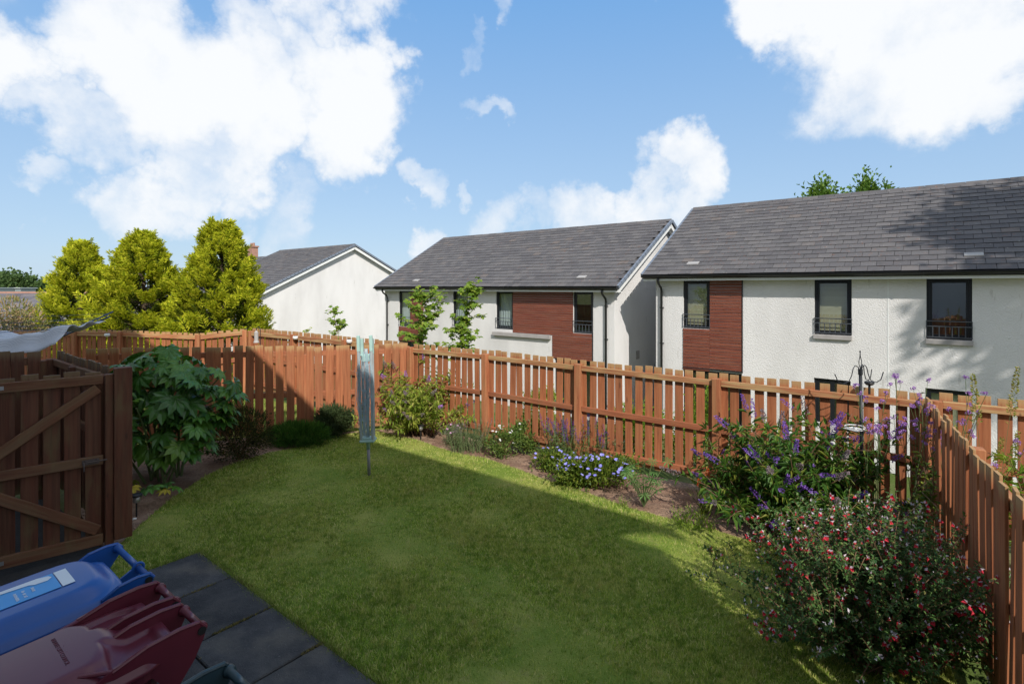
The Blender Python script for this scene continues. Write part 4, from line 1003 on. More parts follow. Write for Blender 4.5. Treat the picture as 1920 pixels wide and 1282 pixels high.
def fatsia():
    random.seed(77); base = Vector((-4.75, 7.25, 0)); t = thing('fatsia_shrub', 'large glossy dark green shrub with hand shaped leaves by the gate post', 'shrub', base)
    ms = [palmate_mesh(8, 2.1, i, .38) for i in range(3)] + [palmate_mesh(7, 1.9, 5, .40)]
    st = MB(); stems = []
    for i in range(17):
        az = random.uniform(0, 2 * math.pi); ln = random.uniform(.75, 1.75)
        pts = arc((random.uniform(-.25, .25), random.uniform(-.2, .2), 0), az, random.uniform(.05, .5), ln, 6, random.uniform(.0, .45)); stems.append(pts); st.tube(pts, [.018 - .0015 * k for k in range(7)], 6)
    cnt = 0
    cs = Vector((0, 0, .95)); RX, RY, RZ = .93, .62, .88
    tries = 0
    while cnt < 265 and tries < 5000:
        tries += 1
        u = random.uniform(-1, 1); az = random.uniform(0, 2 * math.pi); q = Vector((math.sqrt(1 - u * u) * math.cos(az), math.sqrt(1 - u * u) * math.sin(az), u))
        if q.z < -.75 or (q.y > .5 and random.random() < .6): continue
        rr = random.uniform(.72, 1.0) if cnt > 60 else random.uniform(.3, .75)
        lump = 1 + .12 * math.sin(az * 3 + q.z * 4) + .06 * math.sin(az * 7 + 1)
        p = cs + Vector((q.x * RX * rr * lump, q.y * RY * rr * lump, q.z * RZ * rr))
        if p.z < .12: continue
        outd = Vector((q.x, q.y, 0)); outd = outd.normalized() if outd.length > .05 else Vector((math.cos(az), math.sin(az), 0))
        nrm_ = (Vector((0, 0, 1)) * random.uniform(.5, 1.0) + outd * random.uniform(.25, .75) + Vector((random.gauss(0, .22), random.gauss(0, .22), 0))).normalized()
        fw = (outd + Vector((random.gauss(0, .4), random.gauss(0, .4), -.3))); fw = (fw - nrm_ * fw.dot(nrm_)).normalized(); sd = fw.cross(nrm_)
        s = random.uniform(.16, .265)
        o = obj('leaf', random.choice(ms), 'fatsia', t); o.matrix_local = Matrix.Translation(p) @ Matrix((sd * s, fw * s, nrm_ * s)).transposed().to_4x4()
        j = p * .62 + Vector((0, 0, p.z * .2)); st.tube([j, p * .9 + Vector((0, 0, .02)), p], [.006, .004, .004], 4, False); cnt += 1
    for k in range(9):                                   # yellowing leaves low at the foot
        p = Vector((random.uniform(-.05, .75), -.62 - random.uniform(0, .35), random.uniform(.08, .3))); 
        o = obj('yellowing_leaf', random.choice(ms).copy(), None, t); o.data.materials.clear(); o.data.materials.append(M['yellow_leaf'] if k % 3 == 0 else M['fatsia']); s = random.uniform(.1, .16)
        o.matrix_local = Matrix.Translation(p) @ Euler((random.uniform(-.6, .2), random.uniform(-.4, .4), random.uniform(0, 6.3))).to_matrix().to_4x4() @ Matrix.Scale(s, 4)
    stuff(st.build('stems', 'stem_green', t))
fatsia()

# ------------------------------------------------------------------ small shrubs of the left bed
def mound(name, label, base, rad, n, L, Wd, mat, clumps=30, cat='shrub', stems=True, up=.5, spikes=0):
    t = thing(name, label, cat, base); b = np.array(base)
    lv = Leaves(); blob_leaves(lv, (0, 0, rad[2] * .52), (rad[0], rad[1], rad[2] * .52), n, L, Wd, clumps, up, .45); blob_leaves(lv, (0, 0, rad[2] * .22), (rad[0] * .85, rad[1] * .85, rad[2] * .26), n // 4, L, Wd, max(8, clumps // 3), up, .4)
    if spikes:
        q = rand_dirs(spikes, .9); q[:, 2] = np.abs(q[:, 2]); p = q * np.array([rad[0], rad[1], rad[2] * .5]) + np.array([0, 0, rad[2] * .5])
        lv.add(p, unit(q + np.array([0, 0, .8])), rand_dirs(spikes), L * 2.2, Wd * .8)
    lv.build('foliage', mat, t)
    mb = MB()
    for i in range(10):
        az = i * 2.4; mb.tube([(0, 0, 0), (math.cos(az) * rad[0] * .35, math.sin(az) * rad[1] * .35, rad[2] * .4), (math.cos(az) * rad[0] * .7, math.sin(az) * rad[1] * .7, rad[2] * .7)], [.012, .008, .004], 4, False)
    stuff(mb.build('stems', 'stem_brown', t)); return t
random.seed(3)
mound('heather_shrub', 'dark brownish shrub between the glossy shrub and the picket fence', G(448, 862), (.42, .35, .72), 5200, .045, .014, 'heather', 40, spikes=300)
mound('low_shrub', 'low bright green mound of foliage in front of the shaded pickets', G(548, 842) + Vector((0, .25, 0)), (.46, .26, .30), 5200, .06, .014, 'mound_green', 40, spikes=400)
mound('low_shrub', 'small round dark shrub below the diagonal shadow edge', G(622, 820) + Vector((0, .15, 0)), (.30, .26, .47), 4600, .05, .018, 'dark_shrub', 36, spikes=200)

# ------------------------------------------------------------------ stem plants
def buddleia(name, label, base, n, length, lean, leaf, mat, flowers, nf, fl_len, droop=.6, az0=0, az1=2 * math.pi, nl=26, seed=1, spread=.12):
    random.seed(seed); t = thing(name, label, 'shrub', base)
    st = MB(); lv = Leaves(); fl = [Leaves() for _ in flowers]; used = [False] * len(flowers)
    for i in range(n):
        az = random.uniform(az0, az1); ln = length * random.uniform(.5, 1.0)
        pts = arc((random.uniform(-spread, spread), random.uniform(-spread, spread), 0), az, random.uniform(*lean), ln, 8, droop * random.uniform(.4, 1.2), .05)
        st.tube(pts, [.011 - .0011 * k for k in range(9)], 5, False)
        stem_leaves(lv, pts, nl, leaf[0], leaf[1], .18, .9, .25)
        for k in range(3):                               # side shoots
            q, d = along(pts, 1, random.uniform(.35, .9)); az2 = az + random.uniform(-1.4, 1.4); sp = arc(q[0], az2, random.uniform(.4, 1.0), ln * random.uniform(.15, .32), 4, .4, .05)
            st.tube(sp, .003, 4, False); stem_leaves(lv, sp, 10, leaf[0] * .85, leaf[1] * .85, .1, .9, .25)
            if random.random() < nf * .5:
                j = random.randrange(len(flowers)); panicle(fl[j], sp[-1], sp[-1] - sp[-2], fl_len * random.uniform(.5, .9), .022, 60, .016); used[j] = True
        if random.random() < nf:
            j = random.randrange(len(flowers)); panicle(fl[j], pts[-1], pts[-1] - pts[-2], fl_len * random.uniform(.7, 1.15), .03, 110, .018); used[j] = True
    stuff(st.build('stems', 'stem_brown', t)); lv.build('foliage', mat, t)
    for j, f in enumerate(flowers):
        if used[j]: fl[j].build('flowers', f, t)
    return t
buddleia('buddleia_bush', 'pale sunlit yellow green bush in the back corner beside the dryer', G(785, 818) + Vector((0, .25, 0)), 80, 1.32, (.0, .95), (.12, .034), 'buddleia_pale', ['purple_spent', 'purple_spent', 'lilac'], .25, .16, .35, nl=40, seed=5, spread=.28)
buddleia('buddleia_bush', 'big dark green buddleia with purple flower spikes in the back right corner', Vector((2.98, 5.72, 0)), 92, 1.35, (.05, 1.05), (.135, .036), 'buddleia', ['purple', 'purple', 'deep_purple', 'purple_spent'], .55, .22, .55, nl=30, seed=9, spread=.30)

def hot_lips():
    random.seed(15); base = Vector((2.62, 3.85, 0)); t = thing('salvia_bush', 'broad salvia bush covered in small red and white flowers at the lower right', 'shrub', base)
    st = MB(); lv = Leaves(); rd = Leaves(); wh = Leaves()
    for i in range(430):
        az = random.uniform(0, 2 * math.pi); ln = random.uniform(.5, 1.05); ex = 1.0 + .25 * abs(math.cos(az))
        pts = arc((random.uniform(-.3, .3), random.uniform(-.25, .25), 0), az, random.uniform(.05, 1.25), ln * ex * .92, 7, random.uniform(-.15, .35), .07)
        st.tube(pts, [.004 - .0004 * k for k in range(8)], 4, False)
        stem_leaves(lv, pts, 64, .036, .021, .15, .95, .15)
        for k in range(3):
            q, d = along(pts, 1, random.uniform(.4, .85)); sp = arc(q[0], random.uniform(0, 6.3), random.uniform(.2, .9), ln * .25, 3, .1, .06); st.tube(sp, .0022, 3, False); stem_leaves(lv, sp, 18, .031, .018, .05, .95, .15)
        if random.random() < .9:
            k = random.randint(2, 6); p, d = along(pts, k, .84, 1.0, False); s = unit(rng.normal(size=(k, 3)) + np.array([0, -.4, 0.1]))
            q = p + s * .022
            wh.add(q, unit(s + np.array([0, 0, .9])), rand_dirs(k), .027, .016, .4)
            if random.random() < .72:
                rd.add(q, unit(s - np.array([0, 0, .5])), rand_dirs(k, 1), .031, .029, .3); rd.add(q - np.array([0, 0, .004]), unit(s + np.array([.4, 0, -.3])), rand_dirs(k, 1), .02, .016, .3)
    stuff(st.build('stems', 'stem_brown', t)); lv.build('foliage', 'sage', t); rd.build('flowers', 'red', t); wh.build('flowers', 'pink_white', t)
hot_lips()

def verbena(base, n, label, seed):
    random.seed(seed); t = thing('verbena_plant', label, 'plant', base); st = MB(); fl = Leaves(); lv = Leaves()
    for i in range(n):
        pts = arc((random.uniform(-.22, .22), random.uniform(-.15, .15), 0), random.uniform(0, 6.3), random.uniform(0, .14), random.uniform(1.15, 1.72), 8, random.uniform(-.1, .2), .04); st.tube(pts, [.0045 - .0003 * k for k in range(9)], 5, False)
        stem_leaves(lv, pts, 7, .08, .012, .1, .8, .2)
        tips = [(pts[-1], pts[-1] - pts[-2])]
        for k in range(3):
            q, d = along(pts, 1, random.uniform(.7, .95)); sp = arc(q[0], random.uniform(0, 6.3), .5, random.uniform(.12, .3), 4, -.3); st.tube(sp, .002, 4, False); tips.append((sp[-1], sp[-1] - sp[-2]))
        for p, d in tips:
            for j in range(3):
                c = p + rng.normal(size=3) * .012; m = 12; s = rand_dirs(m, .6); fl.add(c + s * .006, s, rand_dirs(m), .014, .012)
    stuff(st.build('stems', 'stem_green', t)); lv.build('foliage', 'buddleia', t); fl.build('flowers', 'lilac', t)
verbena(Vector((3.72, 5.30, 0)), 11, 'tall thin verbena stems with lilac flower heads beside the feeder pole', 4)
verbena(Vector((4.02, 5.05, 0)), 10, 'tall lilac verbena leaning over the right fence corner', 6)

def climber():
    random.seed(8); base = BF4 + RFd * .75 + Vector((-.12, .05, 0)); t = thing('climbing_plant', 'leafy climber growing up the shaded right fence', 'climber', base); st = MB(); lv = Leaves()
    for i in range(16):
        s = random.uniform(-.5, .75); p = Vector((0, 0, 0)); pts = [p]; 
        for k in range(8): pts.append(Vector((RFd.x * s * (k + 1) / 8 + random.gauss(0, .03) - .02, RFd.y * s * (k + 1) / 8 + random.gauss(0, .03), (k + 1) / 8 * random.uniform(.8, 1.18))))
        pts = np.array([q[:] for q in pts]); st.tube(pts, .004, 4, False); stem_leaves(lv, pts, 34, .065, .035, .1, 1.0, .2)
    stuff(st.build('stems', 'stem_brown', t)); lv.build('foliage', 'vine', t)
climber()

def spikes_plant(name, label, base, n, h, spread, leafmat, flmat, fl_frac, leaf=(.04, .01), nleaf=14, flrad=.008, nfl=40, seed=1, lean=(.0, .5), flL=.012, cat='plant', stem='stem_green'):
    random.seed(seed); t = thing(name, label, cat, base); st = MB(); lv = Leaves(); fl = Leaves(); has = False
    for i in range(n):
        pts = arc((random.uniform(-spread, spread), random.uniform(-spread, spread) * .7, 0), random.uniform(0, 6.3), random.uniform(*lean), h * random.uniform(.6, 1.1), 5, random.uniform(-.1, .2), .05); st.tube(pts, [.004 - .0005 * k for k in range(6)], 4, False)
        stem_leaves(lv, pts, nleaf, leaf[0], leaf[1], .05, .7, .1)
        if flmat and random.random() < fl_frac: panicle(fl, pts[-1] - (pts[-1] - pts[-2]) * .6, pts[-1] - pts[-2], h * .30, flrad, nfl, flL); has = True
    stuff(st.build('stems', stem, t)); lv.build('foliage', leafmat, t)
    if has: fl.build('flowers', flmat, t)
    return t
spikes_plant('lavender_plant', 'pale feathery grey green clump at the foot of the back fence', G(878, 848) + Vector((0, .12, 0)), 130, .42, .26, 'grey_green', 'purple_spent', .25, (.035, .006), 16, .006, 18, 2)
spikes_plant('purple_salvia', 'clump of dark purple upright flower spikes against the back fence', G(1085, 872) + Vector((.0, .15, 0)), 120, .62, .42, 'rose_leaf', 'deep_purple', .7, (.05, .016), 16, .009, 46, 3, (.0, .45))
spikes_plant('purple_salvia', 'smaller purple flowered clump right of the leaning fence post', G(1150, 880) + Vector((.05, .15, 0)), 50, .55, .22, 'grey_green', 'deep_purple', .6, (.05, .016), 14, .009, 40, 13, (.0, .45))
def disc_flowers(lv, pts, r, petals=5, up=np.array([0, -.4, 1.0])):
    for p in pts:
        n = unit(up + rng.normal(size=3) * .35); a = unit(np.cross(n, rng.normal(size=3))); b_ = np.cross(n, a)
        for k in range(petals):
            an = 2 * math.pi * k / petals; d = a * math.cos(an) + b_ * math.sin(an); lv.add([p], [d + n * .15], [n], r, r * 1.1, .05, 0, .6)
def flower_mound(name, label, base, rad, n, leaf, mat, flmat, nfl, fr, seed, petals=5, clumps=26):
    random.seed(seed); t = mound(name, label, base, rad, n, leaf[0], leaf[1], mat, clumps, 'plant'); fl = Leaves()
    q = rand_dirs(nfl, .7); q[:, 2] = np.abs(q[:, 2]); q[:, 1] -= .25; q = unit(q); p = q * np.array([rad[0], rad[1], rad[2] * .62]) * rng.uniform(.9, 1.12, (nfl, 1)) + np.array([0, 0, rad[2] * .5])
    disc_flowers(fl, p, fr, petals); fl.build('flowers', flmat, t); return t
flower_mound('geranium_plant', 'spreading geranium with blue violet flowers at the lawn edge', G(1118, 918) + Vector((0, .12, 0)), (.52, .26, .36), 3800, (.045, .03), 'vine', 'blue_violet', 64, .025, 21)
flower_mound('geranium_plant', 'small patch of blue flowers among the purple spikes', G(1040, 885) + Vector((0, .1, 0)), (.30, .2, .28), 1500, (.04, .028), 'vine', 'blue_violet', 16, .023, 22)
flower_mound('rose_bush', 'low bush with white blooms in front of the back fence', G(945, 858) + Vector((0, .1, 0)), (.24, .2, .42), 1500, (.04, .022), 'rose_leaf', 'white_petal', 13, .026, 23, 6)
flower_mound('rose_bush', 'small leafy bush right of the white flowers by the lower rail', G(985, 852) + Vector((0, .12, 0)), (.22, .18, .44), 2000, (.045, .026), 'rose_leaf', 'white_petal', 3, .022, 24, 6)
flower_mound('daisy_clump', 'pink flowers beside the pale feathery clump', G(848, 838) + Vector((0, .1, 0)), (.16, .14, .30), 900, (.035, .012), 'grey_green', 'pink', 9, .02, 27, 7)
flower_mound('yellow_flower_plant', 'yellow flowered plant at the foot of the last fence post', G(1382, 960) + Vector((.05, .1, 0)), (.30, .24, .46), 2600, (.04, .02), 'vine', 'yellow', 12, .017, 25)

def lupin():
    random.seed(12); base = G(1207, 950); t = thing('lupin_plant', 'upright lupin with fingered leaves on the bare soil', 'plant', base); me = palmate_mesh(9, 2.9, 2, .2); st = MB()
    for i in range(26):
        az = random.uniform(0, 6.3); pts = arc((0, 0, 0), az, random.uniform(.0, .5), random.uniform(.18, .62), 5, .3); st.tube(pts, .004, 4, False)
        o = obj('leaf', me, 'fatsia' if False else 'lupin', t); s = random.uniform(.07, .11); o.matrix_local = Matrix.Translation(pts[-1]) @ Euler((random.gauss(0, .4), random.gauss(0, .4), random.uniform(0, 6.3))).to_matrix().to_4x4() @ Matrix.Scale(s, 4)
    stuff(st.build('stems', 'stem_green', t))
leafmat('lupin', [(0, (.07, .17, .04)), (1, (.14, .26, .07))], .3, .5, .3)
lupin()
def blades(name, label, base, n, h, spread, mat, w=.012, cat='plant', spike=None, droop=.6):
    t = thing(name, label, cat, base); lv = Leaves()
    for i in range(n):
        pts = arc((random.uniform(-spread, spread), random.uniform(-spread, spread), 0), random.uniform(0, 6.3), random.uniform(.02, .45), h * random.uniform(.6, 1.1), 5, droop * random.random())
        for k in range(5): lv.add([pts[k]], [pts[k + 1] - pts[k]], [rng.normal(size=3)], np.linalg.norm(pts[k + 1] - pts[k]) * 1.35, w * (1 - k * .15), .1, 0)
    lv.build('foliage', mat, t)
    if spike:
        st = MB(); fl = Leaves()
        for dx, hh in spike:
            st.tube([(dx, 0, 0), (dx * 1.4, 0, hh)], .005, 5); panicle(fl, np.array([dx * 1.4, 0, hh]), np.array([.0, 0, 1]), .10, .018, 70, .02)
        st.build('stems', 'stem_green', t); fl.build('flowers', 'poker', t)
    return t
random.seed(4)
blades('poker_plant', 'red hot poker with orange spikes beside the nearest post', G(1322, 962), 30, .42, .05, 'mound_poker' if False else 'vine', .014, spike=[(.02, .42), (-.05, .30)])
blades('grass_tuft', 'sunlit leafy green tuft at the lawn edge below the nearest post', G(1300, 985), 130, .2, .2, 'maple', .014, droop=1.2)
blades('grass_tuft', 'small green seedlings tuft on the soil by the lupin', G(1170, 950), 26, .12, .06, 'maple', .012, droop=1.0)
mound('low_shrub', 'orange tinged low plant half hidden behind the yellow flowers', G(1405, 945) + Vector((.05, .2, 0)), (.22, .16, .5), 900, .04, .016, 'weed', 14)

# saplings beyond the fence
def sapling(name, label, base, h, lean, n, leaf, mat, seed, az=0.0, side=.45, cat='sapling'):
    random.seed(seed); t = thing(name, label, cat, base); st = MB(); lv = Leaves()
    pts = arc((0, 0, 0), az, lean, h, 10, .0, .05); st.tube(pts, [.014 - .001 * k for k in range(11)], 6)
    for i in range(n):
        q, d = along(pts, 1, random.uniform(.42, 1.0)); a2 = random.uniform(0, 6.3); f = 1 - .55 * (q[0][2] / h); sp = arc(q[0], a2, random.uniform(.5, 1.3), side * f * random.uniform(.5, 1.1), 4, .2, .08); st.tube(sp, .004, 4, False)
        for k in range(1, 5):
            m = random.randint(1, 3)
            for j in range(m):                           # a maple leaf: five pointed lobes
                c = sp[k] + rng.normal(size=3) * .04; n0 = unit(np.array([0, -.3, 1.0]) + rng.normal(size=3) * .35); ax = unit(np.cross(n0, rng.normal(size=3))); ay = np.cross(n0, ax)
                for l_ in (-1.9, -1.0, 0, 1.0, 1.9): lv.add([c], [ax * math.cos(l_) + ay * math.sin(l_) - n0 * .1], [n0], leaf * (1 - .15 * abs(l_)), leaf * .6, .1, .15)
    stuff(st.build('stems', 'stem_brown', t)); lv.build('foliage', mat, t)
def below(u, y, top_v):
    x = (u - 960) / FPX * y; gz = ground_z(x, y); return Vector((x, y, gz)), CAM_H + (VH - top_v) / FPX * y - gz
b, h = below(775, 11.2, 556); sapling('maple_sapling', 'bushy left maple sapling behind the fence corner', b, h, .02, 46, .095, 'maple', 3, 0, .95)
b, h = below(840, 11.0, 533); sapling('maple_sapling', 'tall slender maple sapling leaning right above the back fence', b, h, .13, 46, .095, 'maple', 4, 0, .6)
b, h = below(655, 13.0, 576); sapling('maple_sapling', 'small thin sapling against the white gable wall', b, h, .0, 16, .085, 'maple', 5, 0, .4)
b, h = below(575, 12.6, 621); sapling('maple_sapling', 'tiny sapling tip just above the neighbouring fence', b, h, .05, 8, .06, 'buddleia_pale', 6, 0, .3)
spikes_plant('dock_weed', 'tall seeding weed between the two fences at the right edge', Vector((4.30, 4.85, 0)), 5, 1.5, .05, 'weed', 'yellow_seed' if False else 'weed', 1, (.05, .012), 20, .035, 220, 31, (.0, .08), .02)
buddleia('leafy_weed', 'green leafy weed at the right edge beyond the side fence', Vector((4.75, 4.75, 0)), 14, 1.3, (.0, .4), (.12, .04), 'maple', ['weed'], .1, .1, .2, nl=22, seed=33)
# undergrowth behind the fence
for i, (u, y, tv, lb) in enumerate(((1195, 8.9, 770, 'green undergrowth behind the fence right of the leaning post'), (1310, 8.4, 745, 'yellow green undergrowth behind the nearest post'), (1010, 9.8, 740, 'undergrowth behind the middle fence panel'), (1420, 8.2, 800, 'undergrowth behind the right fence panel'))):
    b, h = below(u, y, tv); mound('undergrowth', lb, b, (.45, .3, h), 2200, .08, .03, 'maple' if i < 2 else 'buddleia_pale', 26, 'plant')

# pale shrub far left
bs = D(22, 600, 15.0); mound('pale_shrub', 'pale yellow and pink leaved shrub at the left edge beyond the towel', (bs.x, bs.y, -.2), (.78, .7, CAM_H + (VH - 562) / FPX * 15 + .2), 3000, .08, .045, 'autumn_shrub', 60, spikes=240)

# ------------------------------------------------------------------ folded rotary dryer
def folded_dryer():
    base = G(692, 890); t = thing('rotary_dryer', 'folded rotary clothes dryer with pale cords standing on the lawn', 'clothes dryer', base); t.rotation_euler = (0, R(-1.4), 0)
    MB().tube([(0, 0, -.05), (0, 0, .50)], .021, 10).build('pole', 'dryer_pole', t, smooth=True)
    MB().tube([(0, 0, .36), (0, 0, .44), (0, 0, .445), (0, 0, .50)], [.026, .026, .034, .034], 12).build('sleeve', 'dryer_mint', t, smooth=True)
    MB().tube([(0, 0, .46), (0, 0, 1.75)], .024, 12).build('mast', 'dryer_grey', t, smooth=True)
    MB().box((0, 0, .485), (.20, .17, .035)).box((0, 0, .515), (.17, .14, .03)).build('hub', 'dryer_mint', t, bevel=.008)
    MB().box((0, 0, 1.62), (.10, .09, .09)).box((0, 0, 1.665), (.16, .06, .03)).build('top_hub', 'dryer_mint', t, bevel=.008)
    for k, (x, y) in enumerate(((-.085, -.06), (.085, -.06), (-.07, .06), (.07, .06))):
        top = 1.93 if k < 2 else 1.88
        a = MB().box((0, 0, 0), (.034, .028, top - .5)).build('arm', 'dryer_grey', t, bevel=.006); a.location = (x * 1.0, y, (top + .5) / 2); a.rotation_euler = (0, R(-.5 if x < 0 else .5), 0)
        c = MB().box((x * 1.02, y, top - .10), (.042, .036, .22)).build('arm_cap', 'dryer_mint', t, bevel=.005)
    cm = MB(); random.seed(2)
    for i in range(46):                                 # slack cords hanging between the arms
        s = random.choice((-1, 1)); x0 = s * random.uniform(.03, .09); y0 = random.uniform(-.10, -.06); z0 = random.uniform(.9, 1.72); z1 = z0 - random.uniform(.2, .7); z1 = max(z1, .55); ww = random.uniform(.01, .10) * random.choice((1, 1, -.5))
        p = []
        for k in range(9):
            f = k / 8; p.append((x0 * (1 - f) + (-x0) * f * random.choice((.2, 1)) * .6 + s * ww * math.sin(math.pi * f), y0 - .03 * math.sin(math.pi * f), z0 + (z1 - z0) * math.sin(math.pi * f * .5) + (.12 * f * f if i % 3 else 0)))
        cm.tube(p, .0026, 4, False)
    for i in range(26):
        x = random.uniform(-.10, .10); y = random.uniform(-.10, -.04); cm.tube([(x, y, 1.72), (x * 1.25 + random.gauss(0, .01), y - .01, 1.1), (x * .9, y, random.uniform(.55, .8))], .0024, 4, False)
    stuff(cm.build('cords', 'cord_blue', t))
folded_dryer()

# ------------------------------------------------------------------ neighbour's open dryer with towel
def open_dryer():
    y = 8.5; base = Vector(((8 - 960) / FPX * y, y, 0)); t = thing('rotary_dryer', "neighbour's opened rotary dryer with blue arms at the left edge", 'clothes dryer', base)
    zh = 1.45; zt_ = 2.14; r = 1.75
    MB().tube([(0, 0, 0), (0, 0, 1.75)], .022, 10).build('pole', 'steel', t, smooth=True)
    tips = []
    for k, az in enumerate((-.06, 1.30, 2.9, 4.4)):
        tip = Vector((math.cos(az) * r, math.sin(az) * r, zt_)); tips.append(tip); MB().tube([(0, 0, zh), tip], .013, 8).build('arm', 'arm_blue', t); MB().tube([(0, 0, 1.72), tip * .45 + Vector((0, 0, (zh + .31) * .55))], .008, 6).build('strut', 'steel', t)
    MB().box((0, 0, zh), (.12, .12, .08)).build('hub', 'plastic_black', t, bevel=.01)
    cm = MB()
    for f in (.45, .55, .65, .75, .85, .95):
        for k in range(4):
            a = tips[k] * f + Vector((0, 0, zh * (1 - f))); b = tips[(k + 1) % 4] * f + Vector((0, 0, zh * (1 - f))); cm.tube([a, (a + b) / 2 - Vector((0, 0, .03)), b], .0035, 4, False)
    stuff(cm.build('lines', 'cord_dark', t))
    # towel over the near lines
    o = thing('towel', 'white towel with grey stripes sagging over the dryer lines at the left edge', 'towel', base + Vector((.66, -.75, 1.66)))
    nx, ny = 30, 26; V = []; UV = []
    for j in range(ny + 1):
        for i in range(nx + 1):
            x = -.7 + 1.95 * i / nx; s = j / ny
            yy = -.55 + .9 * s
            sag = -.16 * math.sin(math.pi * i / nx) - .05 * math.sin(math.pi * s * 3) ** 2
            z = .34 + sag * .9 - (max(0, .25 - s) * 1.1) + .02 * math.sin(i * .9 + j * .3) + .10 * (i / nx)
            V.append((x, yy, z)); UV.append((s * 2, i / nx))
    F = [(j * (nx + 1) + i, j * (nx + 1) + i + 1, (j + 1) * (nx + 1) + i + 1, (j + 1) * (nx + 1) + i) for j in range(ny) for i in range(nx)]
    me = np_mesh('cloth', V, F); uvl = me.uv_layers.new(name='UVMap'); 
    for lp_ in me.loops: uvl.data[lp_.index].uv = UV[lp_.vertex_index]
    for p in me.polygons: p.use_smooth = True
    c = obj('cloth', me, 'towel', o); sd = c.modifiers.new('thick', 'SOLIDIFY'); sd.thickness = .008
open_dryer()

# ------------------------------------------------------------------ bird feeder pole
def feeder():
    base = Vector((3.68, 5.62, 0)); t = thing('bird_feeder_pole', 'dark metal bird feeder pole with curled hooks by the right fence corner', 'feeder pole', base); t.rotation_euler = (0, R(-1.2), R(18))
    MB().tube([(0, 0, 0), (0, 0, 1.72)], .016, 10).build('pole', 'dark_iron', t, smooth=True)
    MB().tube([(0, 0, 1.69), (0, 0, 1.75)], .022, 10).build('collar', 'dark_iron', t)
    for az, L in ((math.pi, 1.0), (-.5, .62), (.25, .7)):
        pts = [(0, 1.70), (.03, 1.77), (.07, 1.79), (.10, 1.76), (.12, 1.69), (.16, 1.63), (.24, 1.61), (.31, 1.64), (.35, 1.72)]
        MB().tube([(math.cos(az) * x * L, math.sin(az) * x * L, z) for x, z in pts], .005, 6).build('hook', 'dark_iron', t)
    fm = MB()
    for s in (-1, 1): fm.tube([(0, 0, 1.75), (s * .018, 0, 1.80), (s * .02, 0, 1.83), (s * .004, 0, 1.88), (0, 0, 1.93)], .004, 5)
    fm.tube([(0, 0, 1.92), (0, 0, 1.94)], .007, 6).build('finial', 'dark_iron', t)
    MB().tube([(0, 0, 1.18), (.0, 0, 1.2)], .02, 8).tube([(-.02, 0, 1.19), (-.14, -.05, 1.17)], .005, 5).build('bracket', 'dark_iron', t)
    mb = MB().tube([(-.15 + .09 * math.cos(a), -.05 + .09 * math.sin(a), 1.17) for a in np.linspace(0, 2 * math.pi, 20)], .005, 5).tube([(-.15 + .07 * math.cos(a), -.05 + .07 * math.sin(a), 1.145) for a in np.linspace(0, 2 * math.pi, 20)], .004, 5)
    for i in range(-4, 5): mb.tube([(-.15 + i * .018, -.05 - .075, 1.147), (-.15 + i * .018, -.05 + .075, 1.147)], .002, 4).tube([(-.15 - .075, -.05 + i * .018, 1.147), (-.15 + .075, -.05 + i * .018, 1.147)], .002, 4)
    mb.build('mesh_tray', 'plastic_white', t)
    l = thing('solar_light', 'small dark solar light on the back fence rail by the feeder pole', 'light', Vector((3.92, 5.88, 1.43)))
    MB().tube([(0, 0, 0), (0, 0, .10)], .012, 8).build('stem', 'plastic_black', l); MB().tube([(0, 0, .10), (0, 0, .12), (0, 0, .14)], [.03, .05, .045], 14).build('cap', 'plastic_black', l)
feeder()

def solar_stake(base, label):
    t = thing('solar_light', label, 'light', base); MB().tube([(0, 0, -.05), (0, 0, .16)], .009, 8).build('stake', 'plastic_black', t)
    MB().tube([(0, 0, .16), (0, 0, .17), (0, 0, .23), (0, 0, .232)], [.02, .034, .036, .02], 14).build('lens', 'steel', t, smooth=True); MB().tube([(0, 0, .232), (0, 0, .25), (0, 0, .262)], [.058, .055, .035], 16).build('cap', 'plastic_black', t)
solar_stake(G(256, 968), 'stake solar light in the bed right of the gate post'); solar_stake(G(790, 822) + Vector((0, -.05, 0)), 'stake solar light at the foot of the pale sunlit bush')
def fence_ball(p, label):
    t = thing('fence_light', label, 'light', p); MB().tube([(0, 0, -.03), (0, 0, -.01), (0, 0, .03), (0, 0, .05)], [.03, .055, .06, .045], 14).build('shade', 'plastic_white', t, smooth=True); MB().tube([(0, 0, .05), (0, 0, .06)], .04, 12).build('solar_cell', 'plastic_black', t)
fence_ball(D(201, 629, 12.85), 'white round light on the shaded left part of the far fence'); fence_ball(D(554, 634, 12.0), 'small white light fixed on the neighbouring fence left of the dryer'); fence_ball(D(655, 641, 10.95), 'small light on the neighbouring fence just left of the dryer')
def hook_orn():
    p = D(470, 640, 9.2); t = thing('hanging_feeder', 'thin hook with a small hanging feeder above the shaded pickets', 'feeder', Vector((p.x, p.y + .35, 0)))
    MB().tube([(0, 0, 0), (0, 0, 1.85), (-.02, 0, 1.9), (-.06, 0, 1.89), (-.07, 0, 1.84)], .007, 6).build('pole', 'dark_iron', t); MB().tube([(-.07, 0, 1.84), (-.07, 0, 1.80), (-.07, 0, 1.66), (-.07, 0, 1.62)], [.004, .035, .035, .05], 10).build('feeder_tube', 'concrete_wall', t)
hook_orn()
